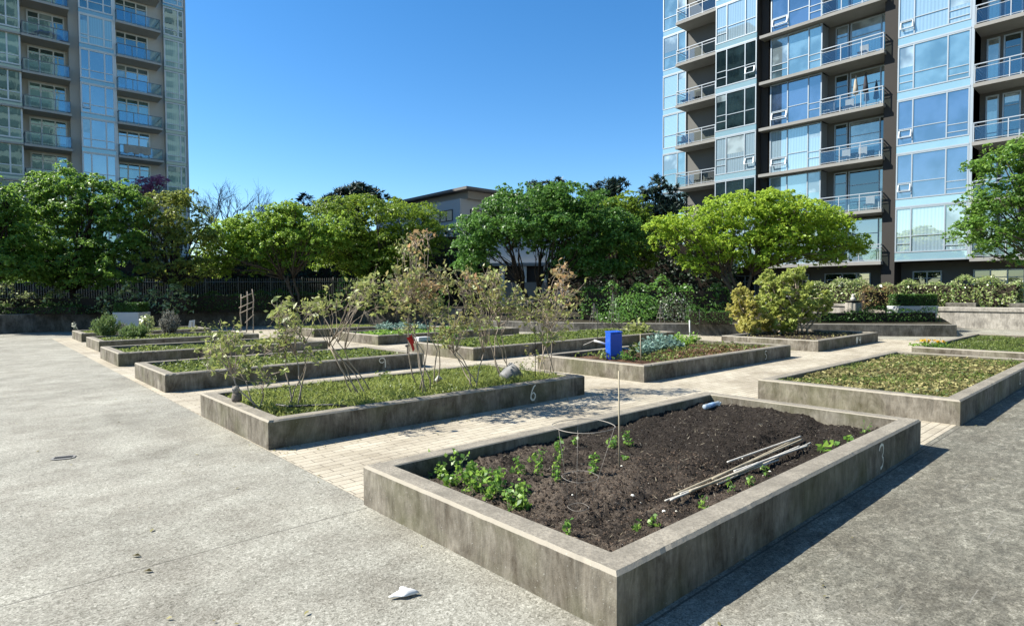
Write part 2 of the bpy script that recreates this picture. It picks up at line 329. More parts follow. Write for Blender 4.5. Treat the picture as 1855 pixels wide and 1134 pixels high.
def make_tree(label, base, blobs, D, mat, seed, npads, per, padR=.8, L=.14, trunks=1, bark=None, padh=.35, droop=.25, dz=.7,
              group=None, name='tree', tr=.16, inner=.25, upb=.7, Wd=.55, split=.35, cat='tree', spread=.4, fill=1., zbase=.9, gap=1., tassel=.4):
    """blobs: crown lobes (u, v, ru, rv) in picture units at distance D, turned into metres"""
    rng = np.random.default_rng(seed); rn = random.Random(seed)
    mpp = D/FPX; b0 = P(base[0], base[1], D); b0.z = zbase
    root = empty(name, b0, label, cat, group)
    cs = []; wts = []
    for (u, v, ru, rv, *dd) in blobs:
        c = P(u, v, D+(dd[0] if dd else 0)); rx = ru*mpp; rz = rv*mpp; cs.append((c, rx, rz)); wts.append(rx*rx*.5+rx*rz)
    wts = np.array(wts)/sum(wts)
    pads = []
    rth = np.array([rt.x, rt.y, 0]); rth /= np.linalg.norm(rth); fwh = np.array([fw.x, fw.y, 0]); fwh /= np.linalg.norm(fwh)
    PC = np.zeros((0, 3)); tries = 0; met = np.array([1, 1, 1.9])*.92/padR
    while len(pads) < npads and tries < npads*12:
        tries += 1; i = rng.choice(len(cs), p=wts)
        c, rx, rz = cs[i]; d = rng.normal(size=3); d /= np.linalg.norm(d)
        if d[2] < -.35 and rng.random() < .5: continue
        lob = .97+.16*math.sin(5*d[0]+3*d[1]+seed)*math.sin(6*d[2]+4*d[1]+2*seed)+.08*math.sin(13*d[0]+seed*3)
        r = lob*(1.10-inner*1.6*rng.random()**1.6) if rng.random() > .12 else rng.random()*.8
        pR = padR*(.5+.8*rng.random()**1.6)
        hx = max(rx-pR*.55, rx*.4)
        ctr = np.array(c)+rth*d[0]*hx*r+fwh*d[1]*hx*dz*r+np.array([0, 0, 1])*(d[2]*max(rz-pR*padh*.5, rz*.5)*r)
        if len(PC) and np.min(np.linalg.norm((PC-ctr)*met, axis=1)) < .62*gap: continue
        PC = np.vstack([PC, ctr]); pads.append((ctr, pR, d))
    allc = []; alln = []; allr = []
    for ctr, pR, d in pads:
        m = int(per*(pR/padR)**2*fill*(.75+.7*rng.random())); q = np.sqrt(rng.random(m))*(1+.12*rng.normal(size=m)); th = rng.random(m)*2*np.pi
        x = q*np.cos(th)*pR; y = q*np.sin(th)*pR
        tl = rng.normal(size=2)*.30; z = (1-q*q)*padh*pR-droop*q*q*pR+rng.normal(size=m)*pR*.07+(x*tl[0]+y*tl[1])
        # clumping: push leaves into twig-ends
        k = max(3, m//18); hub = rng.integers(0, m, k); idx = hub[rng.integers(0, k, m)]
        j = rng.random(m) < .82; s = pR*.11
        x = np.where(j, x[idx]+rng.normal(size=m)*s, x); y = np.where(j, y[idx]+rng.normal(size=m)*s, y); z = np.where(j, z[idx]+rng.normal(size=m)*s*.6, z)
        if tassel:      # ragged sprays hanging and sticking out at the rim
            hb = 6; m2 = int(m*tassel); th2 = rng.random(hb)*2*np.pi; rr2 = pR*(.9+.45*rng.random(hb)); z2 = -droop*pR*1.1+pR*(rng.random(hb)-.65)*.55; hi = rng.integers(0, hb, m2); q2 = rng.random(m2)
            xx = rr2[hi]*np.cos(th2[hi])*(.75+.25*q2)+rng.normal(size=m2)*.07*pR; yy = rr2[hi]*np.sin(th2[hi])*(.75+.25*q2)+rng.normal(size=m2)*.07*pR; zz2 = z2[hi]*q2+rng.normal(size=m2)*.07*pR
            x = np.concatenate([x, xx]); y = np.concatenate([y, yy]); z = np.concatenate([z, zz2])
        allr.append(np.full(len(x), rng.random()))
        allc.append(np.stack([x, y, z], 1)+ctr); m = len(x)
        alln.append(np.stack([x/pR, y/pR, .4*np.ones(m)], 1)*.5+np.array(d)*.35)
    leaves('crown', np.concatenate(allc), mat, root, L, Wd, np.concatenate(alln), upb, rng, droop=.25, rnd=np.concatenate(allr))
    mb = MB(); top = Vector(sum((np.array(c)*w_ for (c, _, _), w_ in zip(cs, wts)), np.zeros(3)))
    low = min(c.z-rz for c, _, rz in cs)
    forks = []
    for i in range(trunks):
        a = b0+Vector((rn.uniform(-.15, .15), rn.uniform(-.15, .15), -.15))*(trunks > 1)
        f = b0.lerp(top, split)+rt*rn.uniform(-spread, spread)*trunks*.5+Vector((0, 0, rn.uniform(-.1, .3)))
        mb.tube(bend(a, f, 4, .05, rng=rn), [tr, tr*.9, tr*.85, tr*.78, tr*.7][:5], 8); forks.append(f)
    step = max(1, len(pads)//(28+6*trunks))
    for ctr, pR, d in pads[::step]:
        e = Vector(ctr)-Vector((0, 0, .1)); f = min(forks, key=lambda q: (q-e).length)
        st = f-Vector((0, 0, rn.uniform(0, .3)))
        mb.tube(bend(st, e, 5, .13, .06, rn), [tr*.5, tr*.42, tr*.33, tr*.24, tr*.15, tr*.05], 5)
        for _ in range(2):
            e2 = e+Vector((rn.uniform(-1, 1), rn.uniform(-1, 1), rn.uniform(-.3, .5)))*pR
            mb.tube(bend(st.lerp(e, .7), e2, 3, .1, rng=rn), [tr*.18, tr*.14, tr*.1, tr*.04], 4)
    mb.build('trunk', bark or M_bark, root, True)
    return root
def hedge(name, label, a, b, z0, z1, th, mat, seed, L=.09, dens=260, cat='hedge', group=None, ragged=.06, core=M_barkdark, box=False, kind=None):
    """a leafy wall along the line a-b: shell of leaves over a twiggy core"""
    rng = np.random.default_rng(seed); a = Vector(a); b = Vector(b); a.z = b.z = 0; d = (b-a); Ln = d.length; d.normalize(); nrm = Vector((d.y, -d.x, 0))
    if nrm.dot(Vector((-fw.x, -fw.y, 0))) < 0: nrm = -nrm
    root = empty(name, a.lerp(b, .5)+Vector((0, 0, z0)), label, cat, group)
    h = z1-z0; nf = int(dens*Ln*h); ntop = int(dens*Ln*th*.8)
    s = rng.random(nf)*Ln; z = rng.random(nf); k = rng.integers(0, 2, nf)*(rng.random(nf) < .3)
    off = np.where(k == 1, -th/2, th/2)+rng.normal(size=nf)*ragged
    prof = np.ones(nf) if box else np.clip(np.sin(np.pi*(z*.8+.15)), .5, 1)
    bump = .0 if box else ragged*1.6*(np.sin(s*2.1+seed)+np.sin(s*.9+2*seed)+np.sin(s*5.1))
    F = np.stack([s, off*prof+bump*.5, z0+z*(h+bump)], 1)
    s = rng.random(ntop)*Ln; o_ = (rng.random(ntop)-.5)*th; bump = .0 if box else ragged*1.6*(np.sin(s*2.1+seed)+np.sin(s*.9+2*seed)+np.sin(s*5.1))
    T = np.stack([s, o_, z1+bump+rng.normal(size=ntop)*ragged*.6-(0 if box else .5*h*(np.abs(o_)/th)**2)], 1)
    e = int(dens*th*h*.6); s = np.where(rng.random(e) < .5, 0, Ln)+rng.normal(size=e)*ragged; E_ = np.stack([s, (rng.random(e)-.5)*th, z0+rng.random(e)*h], 1)
    A = np.concatenate([F, T, E_]); C = np.array(a)+A[:, :1]*np.array(d)+A[:, 1:2]*np.array(nrm); C[:, 2] = A[:, 2]
    N = np.zeros_like(C); N[:] = np.array(nrm)*.6; N[len(F):len(F)+len(T)] = (0, 0, 1)
    leaves('foliage', C, mat, root, L, .55, N, .35, rng)
    mb = MB(); q = .8; i0 = a+d*.08; i1 = b-d*.08
    vs = []
    for p in (i0, i1):
        for sg in (-1, 1):
            for zz in (z0, z1-h*.1-.04): vs.append(p+nrm*sg*th*.5*(.9 if box else .62)+Vector((0, 0, zz)))
    mb.add(vs, [(0,1,3,2),(4,6,7,5),(0,4,5,1),(2,3,7,6),(1,5,7,3),(0,2,6,4)]); mb.build('branches', core, root)
    return root
def path_leaf(mb, base, tip_dir, L, Wd): pass
LEAF_lime = mat_leaf('lime_maple_leaf', [(.13,.25,.02), (.29,.44,.04), (.50,.63,.08)], .4)
LEAF_green = mat_leaf('fresh_green_leaf', [(.045,.11,.018), (.12,.25,.035), (.29,.46,.08)], .38, .45, .5)
LEAF_mid = mat_leaf('mid_green_leaf', [(.035,.10,.018), (.085,.21,.035), (.19,.36,.07)], .36, .45, .5)
LEAF_paleyellow = mat_leaf('pale_yellow_green_leaf', [(.07,.14,.02), (.19,.33,.035), (.40,.55,.09)], .42)
LEAF_olive = mat_leaf('olive_leaf', [(.08,.12,.025), (.20,.27,.05), (.38,.42,.10)], .32)
LEAF_dark = mat_leaf('dark_evergreen_leaf', [(0.008,0.02,0.008), (0.016,0.038,0.013), (0.03,0.06,0.02)], .12, patch=.2)
LEAF_maple = mat_leaf('yellow_green_maple_leaf', [(.05,.10,.012), (.13,.24,.02), (.32,.42,.05)], .36)
LEAF_conifer = mat_leaf('blue_dark_conifer_needle', [(0.0144,0.03,0.0216), (0.024,0.054,0.036), (0.042,0.078,0.048)], .08)
LEAF_laurel = mat_leaf('glossy_laurel_leaf', [(.06,.13,.025), (.17,.26,.06), (.36,.44,.14), (.52,.56,.3)], .25, .3, .6, .2)  # palest tones paint in sun flecks for the shaded bushes at left
LEAF_box = mat_leaf('boxwood_leaf', [(.02,.06,.01), (.045,.12,.015), (.08,.18,.025)], .25)
LEAF_photinia = mat_leaf('bronze_tipped_leaf', [(.05,.09,.02), (.16,.2,.04), (.34,.3,.1), (.42,.25,.15)], .3, .4, .5, .25)
LEAF_shrub = mat_leaf('bronze_green_shrub_leaf', [(.09,.13,.03), (.22,.29,.06), (.42,.47,.15), (.40,.31,.16)], .25, .5, .4, .5)
LEAF_shrubgreen = mat_leaf('pale_green_shrub_leaf', [(.09,.13,.025), (.24,.30,.06), (.46,.48,.18)], .25, .5, .4)
LEAF_orange = mat_leaf('orange_tipped_leaf', [(.20,.20,.07), (.38,.32,.12), (.5,.29,.17)], .35)
LEAF_grass = mat_leaf('yellow_green_grass_blade', [(.09,.13,.03), (.19,.25,.05), (.36,.40,.12)], .4)
LEAF_weed = mat_leaf('garden_weed_leaf', [(.045,.075,.02), (.12,.17,.035), (.26,.32,.08)], .35)
LEAF_pea = mat_leaf('pea_leaf', [(.07,.17,.03), (.15,.30,.05), (.30,.46,.08)], .4, .4, .4, .2)
LEAF_kale = mat_leaf('blue_green_kale_leaf', [(.06,.13,.10), (.14,.25,.20), (.28,.40,.34)], .2, .5, .4, .3)
LEAF_litter = mat_leaf('dry_fallen_leaf', [(.10,.08,.03), (.25,.23,.09), (.42,.38,.17)], .2, .7, .2, .2)
LEAF_pink = mat_leaf('pink_blossom', [(.35,.10,.22), (.5,.2,.35)], .3)
LEAF_white = mat_leaf('white_blossom', [(.30,.33,.25), (.6,.62,.55)], .3)
LEAF_yellow = mat_leaf('yellow_orange_petal', [(.75,.38,.03), (.85,.55,.05)], .3)
LEAF_grey = mat_leaf('grey_lavender_leaf', [(.10,.10,.08), (.2,.2,.17), (.33,.33,.28)], .2)
LEAF_rosemary = mat_leaf('rosemary_needle', [(.06,.11,.03), (.13,.22,.06), (.24,.34,.11)], .25)
# ================================================================== ground
def sheet(name, pts, z, mat, kind='structure'):
    mb = MB(); mb.add([(x, y, z) for x, y in pts], [tuple(range(len(pts)))]); return tag(mb.build(name, mat), kind=kind)
sheet('ground', [(-900,-900),(900,-900),(900,900),(-900,900)], -.012, plain('far_ground', (.12,.12,.11), .9, .1, vs=.05))
sheet('plaza', [(-40,-30),(45,-30),(45,60),(-40,60)], -.004, M_plaza)
sheet('paving', [(2.66,2.06),(27,2.06),(27,8.5),(19.5,20),(16.5,33),(9.5,34),(2.75,33)], 0., M_paver)
wallA = [(-22,37.6),(3.7,39.0),(12.6,37.1),(18.8,35.0),(21.6,28.2)]
wallB = [(19.4,23.4),(20.94,18.8),(23.13,15.47),(26.15,11.85),(28.67,8.3),(30.4,6.1)]
def raised(name, pts, z, mat): 
    mb = MB(); n = len(pts); mb.add([(x, y, z) for x, y in pts]+[(x, y, -.2) for x, y in pts], [tuple(range(n))]+[(i, i+n, (i+1) % n+n, (i+1) % n) for i in range(n)])
    return tag(mb.build(name, mat), kind='structure')
raised('planting_ground', [(-22,37.9),(3.7,39.3),(12.7,37.4),(19.0,35.2),(21.9,28.2),(60,60),(40,120),(-60,120),(-60,37.9)], .86, M_earth)
raised('planting_ground', [(21.88,28.1),(19.7,23.5),(21.2,18.9),(23.4,15.6),(26.4,12.0),(28.9,8.5),(30.6,6.3),(38.3,8.4),(38.3,-30),(90,-30),(59.9,59.8)], .5, M_earth)
def wall_line(name, label, pts, h, th, mat, cap=0.):
    root = empty(name, (*pts[0], 0), label, 'wall'); mb = MB(); n = len(pts)
    offs = []
    for i in range(n):
        a = Vector(pts[max(i-1, 0)]); b = Vector(pts[min(i+1, n-1)]); d = (b-a).normalized(); offs.append(Vector((-d.y, d.x))*th)
    c = .02
    def prof(p, o, z): q = Vector(p)+o; return (q.x, q.y, z)
    vs = []
    for p, o in zip(pts, offs):
        for k, z in ((0, -.05), (0, h-c), (c/th, h), (1-c/th, h), (1, h-c), (1, -.05)): vs.append(prof(p, o*k, z))
    fs = [(i*6+k, i*6+k+1, (i+1)*6+k+1, (i+1)*6+k) for i in range(n-1) for k in range(5)]
    fs += [tuple(range(6))[::-1], tuple((n-1)*6+k for k in range(6))]
    mb.add(vs, fs); mb.build('wall_body', mat, root)
    return root
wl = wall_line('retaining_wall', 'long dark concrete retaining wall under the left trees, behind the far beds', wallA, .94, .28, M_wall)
for u in (30, 282):   # recessed wall lights
    p = G(u, 580, .6); q = P(u, 579, 29.2 if u < 100 else 30.6)
    mb = MB(); mb.box((q.x-.2, q.y-.02, q.z-.07), (q.x+.2, q.y+.1, q.z+.07))
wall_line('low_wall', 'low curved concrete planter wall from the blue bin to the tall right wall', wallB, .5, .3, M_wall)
# tall wall at the right with a coping
root = empty('retaining_wall', (37.8, 2, 0), 'tall pale concrete wall with a coping at the right edge, streaked with stains', 'wall')
mb = MB(); mb.box((37.8,-14,-.05),(38.25,8.6,.84)); mb.build('wall_body', M_wall_pale, root)
mb = MB(); mb.box((37.74,-14,.842),(38.3,8.65,1.06)); mb.build('coping', M_wall_pale, root, bevel=.02)
root = empty('terrace_wall', (38, 12, 0), 'pale concrete terrace wall behind the fluted pedestal and junipers', 'wall')
mb = MB(); mb.box((38.0,8.75,.3),(38.3,15.6,1.02)); mb.build('wall_body', M_wall_pale, root)
mb = MB(); mb.box((37.94,8.75,1.022),(38.36,15.6,1.16)); mb.build('coping', M_wall_pale, root, bevel=.015)
for y0_, y1_, l in ((8.2, 6.9, 'short grey concrete block seat on the tall right wall beside the boxwood planter'), (5.6, 2.0, 'long grey concrete slab lying on the tall right wall below the hedge')):
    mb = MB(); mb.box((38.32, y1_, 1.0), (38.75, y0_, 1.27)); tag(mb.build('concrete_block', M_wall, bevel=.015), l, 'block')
# ================================================================== raised beds
HB = .356
def ribbon(mb, pts, wd, y, flip=1):
    """flat painted stroke on a plane y = const; pts in (x, z)"""
    n = len(pts); vs = []
    for i, (x, z) in enumerate(pts):
        a = Vector(pts[max(i-1, 0)]); b = Vector(pts[min(i+1, n-1)]); d = (b-a).normalized(); nn = Vector((-d.y, d.x))
        h = (wd[i] if hasattr(wd, '__len__') else wd)/2; vs += [(x+nn.x*h, y, z+nn.y*h), (x-nn.x*h, y, z-nn.y*h)]
    mb.add(vs, [(2*i, 2*i+1, 2*i+3, 2*i+2) for i in range(n-1)])
DIG = {
 '3': ([(.05,.78),(.18,.93),(.5,.99),(.8,.93),(.88,.8),(.84,.62),(.62,.5),(.80,.42),(.85,.25),(.72,.1),(.35,.02)], [.16,.2,.18,.14,.12,.10,.12,.16,.10,.14,.22]),
 '6': ([(.85,.98),(.6,.88),(.38,.66),(.22,.4),(.2,.2),(.38,.07),(.6,.06),(.8,.2),(.82,.38),(.6,.52),(.36,.46),(.26,.34)], [.14,.16,.15,.14,.2,.2,.2,.17,.15,.13,.1,.08]),
 '9': ([(.68,.62),(.5,.52),(.28,.58),(.16,.75),(.28,.93),(.5,.98),(.72,.9),(.8,.72),(.82,.4),(.82,.05)], [.12,.13,.13,.13,.14,.14,.14,.15,.18,.17]),
 '5': ([(.85,.94),(.5,.96),(.34,.92),(.28,.6),(.5,.6),(.75,.45),(.8,.25),(.6,.08),(.3,.06)], [.14,.14,.13,.11,.12,.13,.13,.13,.12]),
 '1': ([(.3,.8),(.5,.97),(.5,.5),(.5,.02)], [.12,.16,.16,.16]),
 '2': ([(.2,.78),(.4,.96),(.7,.92),(.78,.7),(.5,.35),(.2,.06),(.5,.06),(.88,.08)], [.14,.15,.15,.14,.14,.14,.14,.14]),
}
def number(bed, y, x, z, wdt, hgt, text):
    y -= .003
    for ch in text:
        mb = MB()
        if ch == '0':
            mb.add([(x+wdt*(.5+.38*math.cos(t)*(1+.15*math.sin(3*t))), y, z+hgt*(.5+.5*math.sin(t))) for t in [k*math.pi/8 for k in range(16)]], [tuple(range(16))])
        elif ch == '4':
            ribbon(mb, [(x+wdt*.15, z+hgt*.98), (x+wdt*.2, z+hgt*.6), (x+wdt*.35, z+hgt*.42), (x+wdt*.66, z+hgt*.52)], [wdt*.16, wdt*.18, wdt*.25, wdt*.2], y)
            ribbon(mb, [(x+wdt*.8, z+hgt*.95), (x+wdt*.8, z+hgt*.5), (x+wdt*.78, z+hgt*.0)], [wdt*.18, wdt*.24, wdt*.18], y-.001)
        else:
            pts, wd = DIG[ch]; ribbon(mb, [(x+a*wdt, z+b*hgt) for a, b in pts], [k*hgt*.62 for k in wd], y)
        mb.build('painted_number', M_paint, bed); x += wdt*1.08
def bed(x0, x1, y0, y1, label, soil=.24, smat=None, T=.2, seed=0, hmap=None, res=.12):
    root = empty('raised_bed', ((x0+x1)/2, (y0+y1)/2, 0), label, 'raised bed', 'numbered concrete raised beds')
    rn = random.Random(seed); c = .022
    prof = [(0, -.03), (0, HB-c), (c, HB), (T-.01, HB), (T, HB-.01), (T, .02)]
    mb = MB(); cor = [(x0, y0, 1, 1), (x1, y0, -1, 1), (x1, y1, -1, -1), (x0, y1, 1, -1)]
    ring = []
    for i in range(4):
        ax, ay, sx, sy = cor[i]; bx, by, tx, ty = cor[(i+1) % 4]; Ln = math.hypot(bx-ax, by-ay); n = max(2, int(Ln/.06))
        for k in range(n): ring.append((ax, ay, sx, sy, bx, by, tx, ty, k/n))
    vs = []; m = len(prof); N = len(ring)
    for (ax, ay, sx, sy, bx, by, tx, ty, t) in ring:
        jd = rn.uniform(-.0018, .0018) if t > 0 else 0; jz = rn.uniform(-.0015, .001)
        if rn.random() < .05: jd += .007; jz -= .003
        for k, (d, z) in enumerate(prof):
            dd = d+(jd if k in (1, 2) else 0); zz = z+(jz if k in (1, 2) else 0)
            vs.append(((ax+sx*dd)*(1-t)+(bx+tx*dd)*t, (ay+sy*dd)*(1-t)+(by+ty*dd)*t, zz))
    fs = [(i*m+k, ((i+1) % N)*m+k, ((i+1) % N)*m+k+1, i*m+k+1) for i in range(N) for k in range(m-1)]
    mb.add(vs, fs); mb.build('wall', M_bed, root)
    X0, X1, Y0, Y1 = x0+T-.01, x1-T+.01, y0+T-.01, y1-T+.01
    nx = int((X1-X0)/res)+1; ny = int((Y1-Y0)/res)+1
    xs = np.linspace(X0, X1, nx+1); ys = np.linspace(Y0, Y1, ny+1); XX, YY = np.meshgrid(xs, ys); r = np.random.default_rng(seed+5)
    Z = soil+(hmap(XX, YY) if hmap else .02*np.sin(XX*2.3+seed)*np.sin(YY*2.9))+r.normal(size=XX.shape)*.006
    sb = MB(); sb.add(np.stack([XX, YY, Z], -1).reshape(-1, 3).tolist(), [(j*(nx+1)+i, j*(nx+1)+i+1, (j+1)*(nx+1)+i+1, (j+1)*(nx+1)+i) for j in range(ny) for i in range(nx)])
    sb.build('soil', smat or M_soil, root, True)
    return root
def sm(x, a, b): t = np.clip((x-a)/(b-a), 0, 1); return t*t*(3-2*t)
def h3(X, Y):
    r = np.random.default_rng(3)
    wig = .10*np.sin(X*3.1)+.06*np.sin(X*7.3+1)+.05*np.sin(Y*5+X*2)
    edge = 2.95+.10*(X-3.5)*.35+wig*.8
    pl = sm(Y, edge-.10, edge+.13)*sm(X, 3.15+.08*np.sin(Y*6), 3.7)
    z = .068*pl-.045+.028*sm(2.62-Y, 0, .3)
    z += .012*np.sin(X*9+Y*4)+.010*np.sin(Y*13-X*5)+.008*np.sin(X*23+1)*np.sin(Y*19)
    z += r.normal(size=X.shape)*.007
    k = r.normal(size=X.shape); z += np.where(k > 1.6, .018, 0)
    return z
def mat_soil3():
    a = NM('dug_soil'); n = a.noise(26, 8, .8); n2 = a.noise(3.0, 5, .7); sx = a.n('SeparateXYZ'); a.l(a.P(), sx.inputs[0])
    c = a.mix(a.ramp(n, [(.38, 0.), (.66, 1.)]), (.017,.014,.0115), (.078,.064,.052))
    g = a.math('MULTIPLY', a.math('SUBTRACT', 5.6, sx.outputs[0]), .6, True)       # sun-dried crust over the undug end
    k = a.math('MULTIPLY', g, a.ramp(n2, [(.40, 0.), (.56, 1.)]))
    c = a.mix(k, c, a.mix(a.ramp(n, [(.4, 0.), (.62, 1.)]), (.07,.055,.043), (.25,.20,.155)))
    return a.done(a.bsdf(c, .95, .1, 0, a.math('ADD', n, a.math('MULTIPLY', a.noise(120, 4), .5)), 1., .035))
B3 = bed(2.62, 8.49, 2.04, 4.89, 'nearest raised bed, painted 3, dug dark soil with a bundle of canes', .222, smat=mat_soil3(), seed=3, hmap=h3, res=.03)
B6 = bed(2.69, 8.52, 7.39, 10.23, 'raised bed painted 6, full of yellow-green grass and tall thin shrubs', .22, M_mulch, seed=6)
B9 = bed(2.82, 8.75, 13.09, 15.89, 'raised bed painted 9, filled with green weeds, behind the shrub bed', .20, seed=9)
B10 = bed(2.95, 8.79, 18.7, 21.53, 'third bed behind the shrub bed on the left, unnumbered face, leafy weeds inside', .18, seed=10)
B11 = bed(3.26, 8.46, 24.02, 26.9, 'raised bed holding the rosemary bush and grey lavender at far left', .22, seed=11)
B12 = bed(3.41, 8.24, 29.38, 32.2, 'farthest raised bed of the left row, thin grass, before the white planter', .26, seed=12)
B5 = bed(10.53, 17.69, 7.49, 10.67, 'raised bed painted 5, with kale and the upturned blue bin', .25, M_mulch, seed=5)
B4 = bed(19.81, 25.46, 7.54, 10.81, 'raised bed painted 04, with bushy yellow-green shrubs in dark soil', .27, seed=4)
B2 = bed(10.36, 17.75, 2.02, 4.95, 'raised bed at the right covered in dry leaves and low weeds', .22, M_mulch, seed=2)
B1 = bed(19.44, 27.0, 1.9, 4.92, 'far right raised bed with orange flowers at its left corner', .24, seed=1)
BM2 = bed(10.5, 20.6, 13.2, 16.5, 'long raised bed of low greens behind the blue bin', .22, seed=21)
BM1 = bed(11.16, 18.2, 19.61, 22.77, 'raised bed with grey-green cabbages behind the tall shrubs', .22, seed=22)
B14 = bed(11.2, 14.6, 25.2, 27.9, 'small far raised bed painted 14 with thin grass', .29, seed=14)
x3 = onY(2.04, 1592, 818).x; number(B3, 2.04, x3, .045, .16, .26, '3')
x6 = onY(7.39, 959, 710).x; number(B6, 7.39, x6, .045, .17, .275, '6')
x9 = onY(13.09, 684, 656).x; number(B9, 13.09, x9, .06, .26, .26, '9')
x5 = onY(7.49, 1384, 640).x; number(B5, 7.49, x5, .05, .19, .25, '5')
x4 = onY(7.54, 1550, 614).x; number(B4, 7.54, x4, .05, .26, .26, '04')
mb = MB()
qq = onY(7.39, 803, 733); mb.tube([(qq.x+.022*math.cos(t), 7.388, qq.z+.022*math.sin(t)) for t in [k*math.pi/8 for k in range(17)]], .004, 5, False); mb.build('tie_hole', M_wall, B6)
x14 = onY(25.2, 600, 604).x; number(B14, 25.2, x14, .05, .28, .25, '14')
x2 = onY(2.02, 1846, 690).x; number(B2, 2.02, x2, .07, .22, .24, '2')
#@@TOWERS
# ================================================================== towers
class Fac:
    """facade frame: s along the facade, n outwards, z up"""
    def __init__(f, kind, plane): f.kind = kind; f.plane = plane
    def p(f, s, n, z): return (f.plane-n, s, z) if f.kind == 'X' else (s, f.plane-n, z)
    def box(f, mb, s0, s1, n0, n1, z0, z1): return mb.box(f.p(s0, n0, z0), f.p(s1, n1, z1))
    def s(f, u, n=0., v=250): return onX(f.plane-n, u, v).y if f.kind == 'X' else onY(f.plane-n, u, v).x
def window(f, root, s0, s1, z0, z1, n, cols, trans, gl, fr, vent=None, fw_=.07, depth=.10, doors=None):
    """one bay window: a frame mesh (thing part) and its pane; cols = fractions of mullions, trans = fractions of height"""
    s0, s1 = sorted((s0, s1)); mb = MB(); h = fw_
    f.box(mb, s0, s1, n-.02, n+depth*.5, z1-h, z1); f.box(mb, s0, s1, n-.02, n+depth*.5, z0, z0+h)
    f.box(mb, s0, s0+h, n-.02, n+depth*.5+.003, z0+h, z1-h); f.box(mb, s1-h, s1, n-.02, n+depth*.5+.003, z0+h, z1-h)
    cs = [s0+c*(s1-s0) for c in cols]
    for c in cs: f.box(mb, c-h*.45, c+h*.45, n-.02, n+depth*.5+.006, z0+h, z1-h)
    ed = [s0+h]+cs+[s1-h]
    for i, t in enumerate(trans):
        if t is None: continue
        for tt in (t if isinstance(t, tuple) else (t,)):
            zz = z0+tt*(z1-z0); f.box(mb, ed[i]+.03, ed[i+1]-.03, n-.02, n+depth*.5-.006, zz-h*.3, zz+h*.3)
    o = mb.build('window', fr, root)
    g = MB(); f.box(g, s0+.01, s1-.01, n-.05, n, z0+.01, z1-.01); g.build('pane', gl, o)
    if doors is None and random.random() < .5 and z1-z0 > 2:      # roller blind drawn part way behind one light
        i = random.randrange(len(ed)-1); dr = random.choice((.18, .3, .45, .62)); g = MB(); f.box(g, ed[i]+.03, ed[i+1]-.03, n-.049, n+.004, z1-h-(z1-z0)*dr, z1-h-.01); g.build('blind', M_inner_blind if f.kind == 'X' else M_inner_blind_l, o)
    if vent is not None:      # operable light swung open at its foot
        a, b = ed[vent]+.04, ed[vent+1]-.04; za = z0+.16*(z1-z0); zb = z0+.34*(z1-z0)
        v = MB(); 
        for (p0, p1, q0, q1) in ((a, b, zb-.05, zb), (a, b, za, za+.05)):
            k = .18 if q0 == za else .06
            f.box(v, p0, p1, n+k-.03, n+k+.02, q0, q1)
        for ss in (a, b-.05):
            v.add([f.p(ss, n+.15, za+.05), f.p(ss+.05, n+.15, za+.05), f.p(ss+.05, n+.03, zb-.05), f.p(ss, n+.03, zb-.05),
                   f.p(ss, n+.20, za+.05), f.p(ss+.05, n+.20, za+.05), f.p(ss+.05, n+.08, zb-.05), f.p(ss, n+.08, zb-.05)],
                  [(0,1,2,3),(4,7,6,5),(0,4,5,1),(2,6,7,3),(0,3,7,4),(1,5,6,2)])
        v.build('opening_light', fr, o)
    return o
def balcony(f, root, s0, s1, n0, n1, z, mat, rail, clear, posts, th=.2, ret0=True, ret1=True, rh=1.05, mid=True):
    s0, s1 = sorted((s0, s1)); mb = MB(); f.box(mb, s0, s1, n0, n1, z-th, z)
    sl = mb.build('balcony', mat, root)
    r = MB(); e = n1-.08; w_ = .045
    def post(s, n): f.box(r, s-w_/2, s+w_/2, n-w_/2, n+w_/2, z, z+rh-.05)
    ss = [s0+.06+(s1-s0-.12)*k/posts for k in range(posts+1)]
    for s in ss: post(s, e)
    f.box(r, s0+.03, s1-.03, e-.035, e+.035, z+rh-.05, z+rh)
    if mid: f.box(r, s0+.03, s1-.03, e-.015, e+.015, z+rh-.24, z+rh-.21)
    f.box(r, s0+.03, s1-.03, e-.015, e+.015, z+.08, z+.11)
    g = MB()
    for a, b in zip(ss[:-1], ss[1:]): f.box(g, a+.05, b-.05, e-.006, e+.006, z+.12, z+rh-.26 if mid else z+rh-.06)
    for s, ok in ((s0+.06, ret0), (s1-.06, ret1)):
        if ok:
            f.box(r, s-.03, s+.03, n0, e-.04, z+rh-.052, z+rh-.003); f.box(r, s-.015, s+.015, n0, e-.04, z+.08, z+.11)
            if mid: f.box(r, s-.015, s+.015, n0, e-.04, z+rh-.24, z+rh-.21)
            f.box(g, s-.006, s+.006, n0+.05, e-.06, z+.12, z+rh-.26 if mid else z+rh-.06)
    r.build('railing', rail, sl); g.build('glass_panel', clear, sl)
    return sl
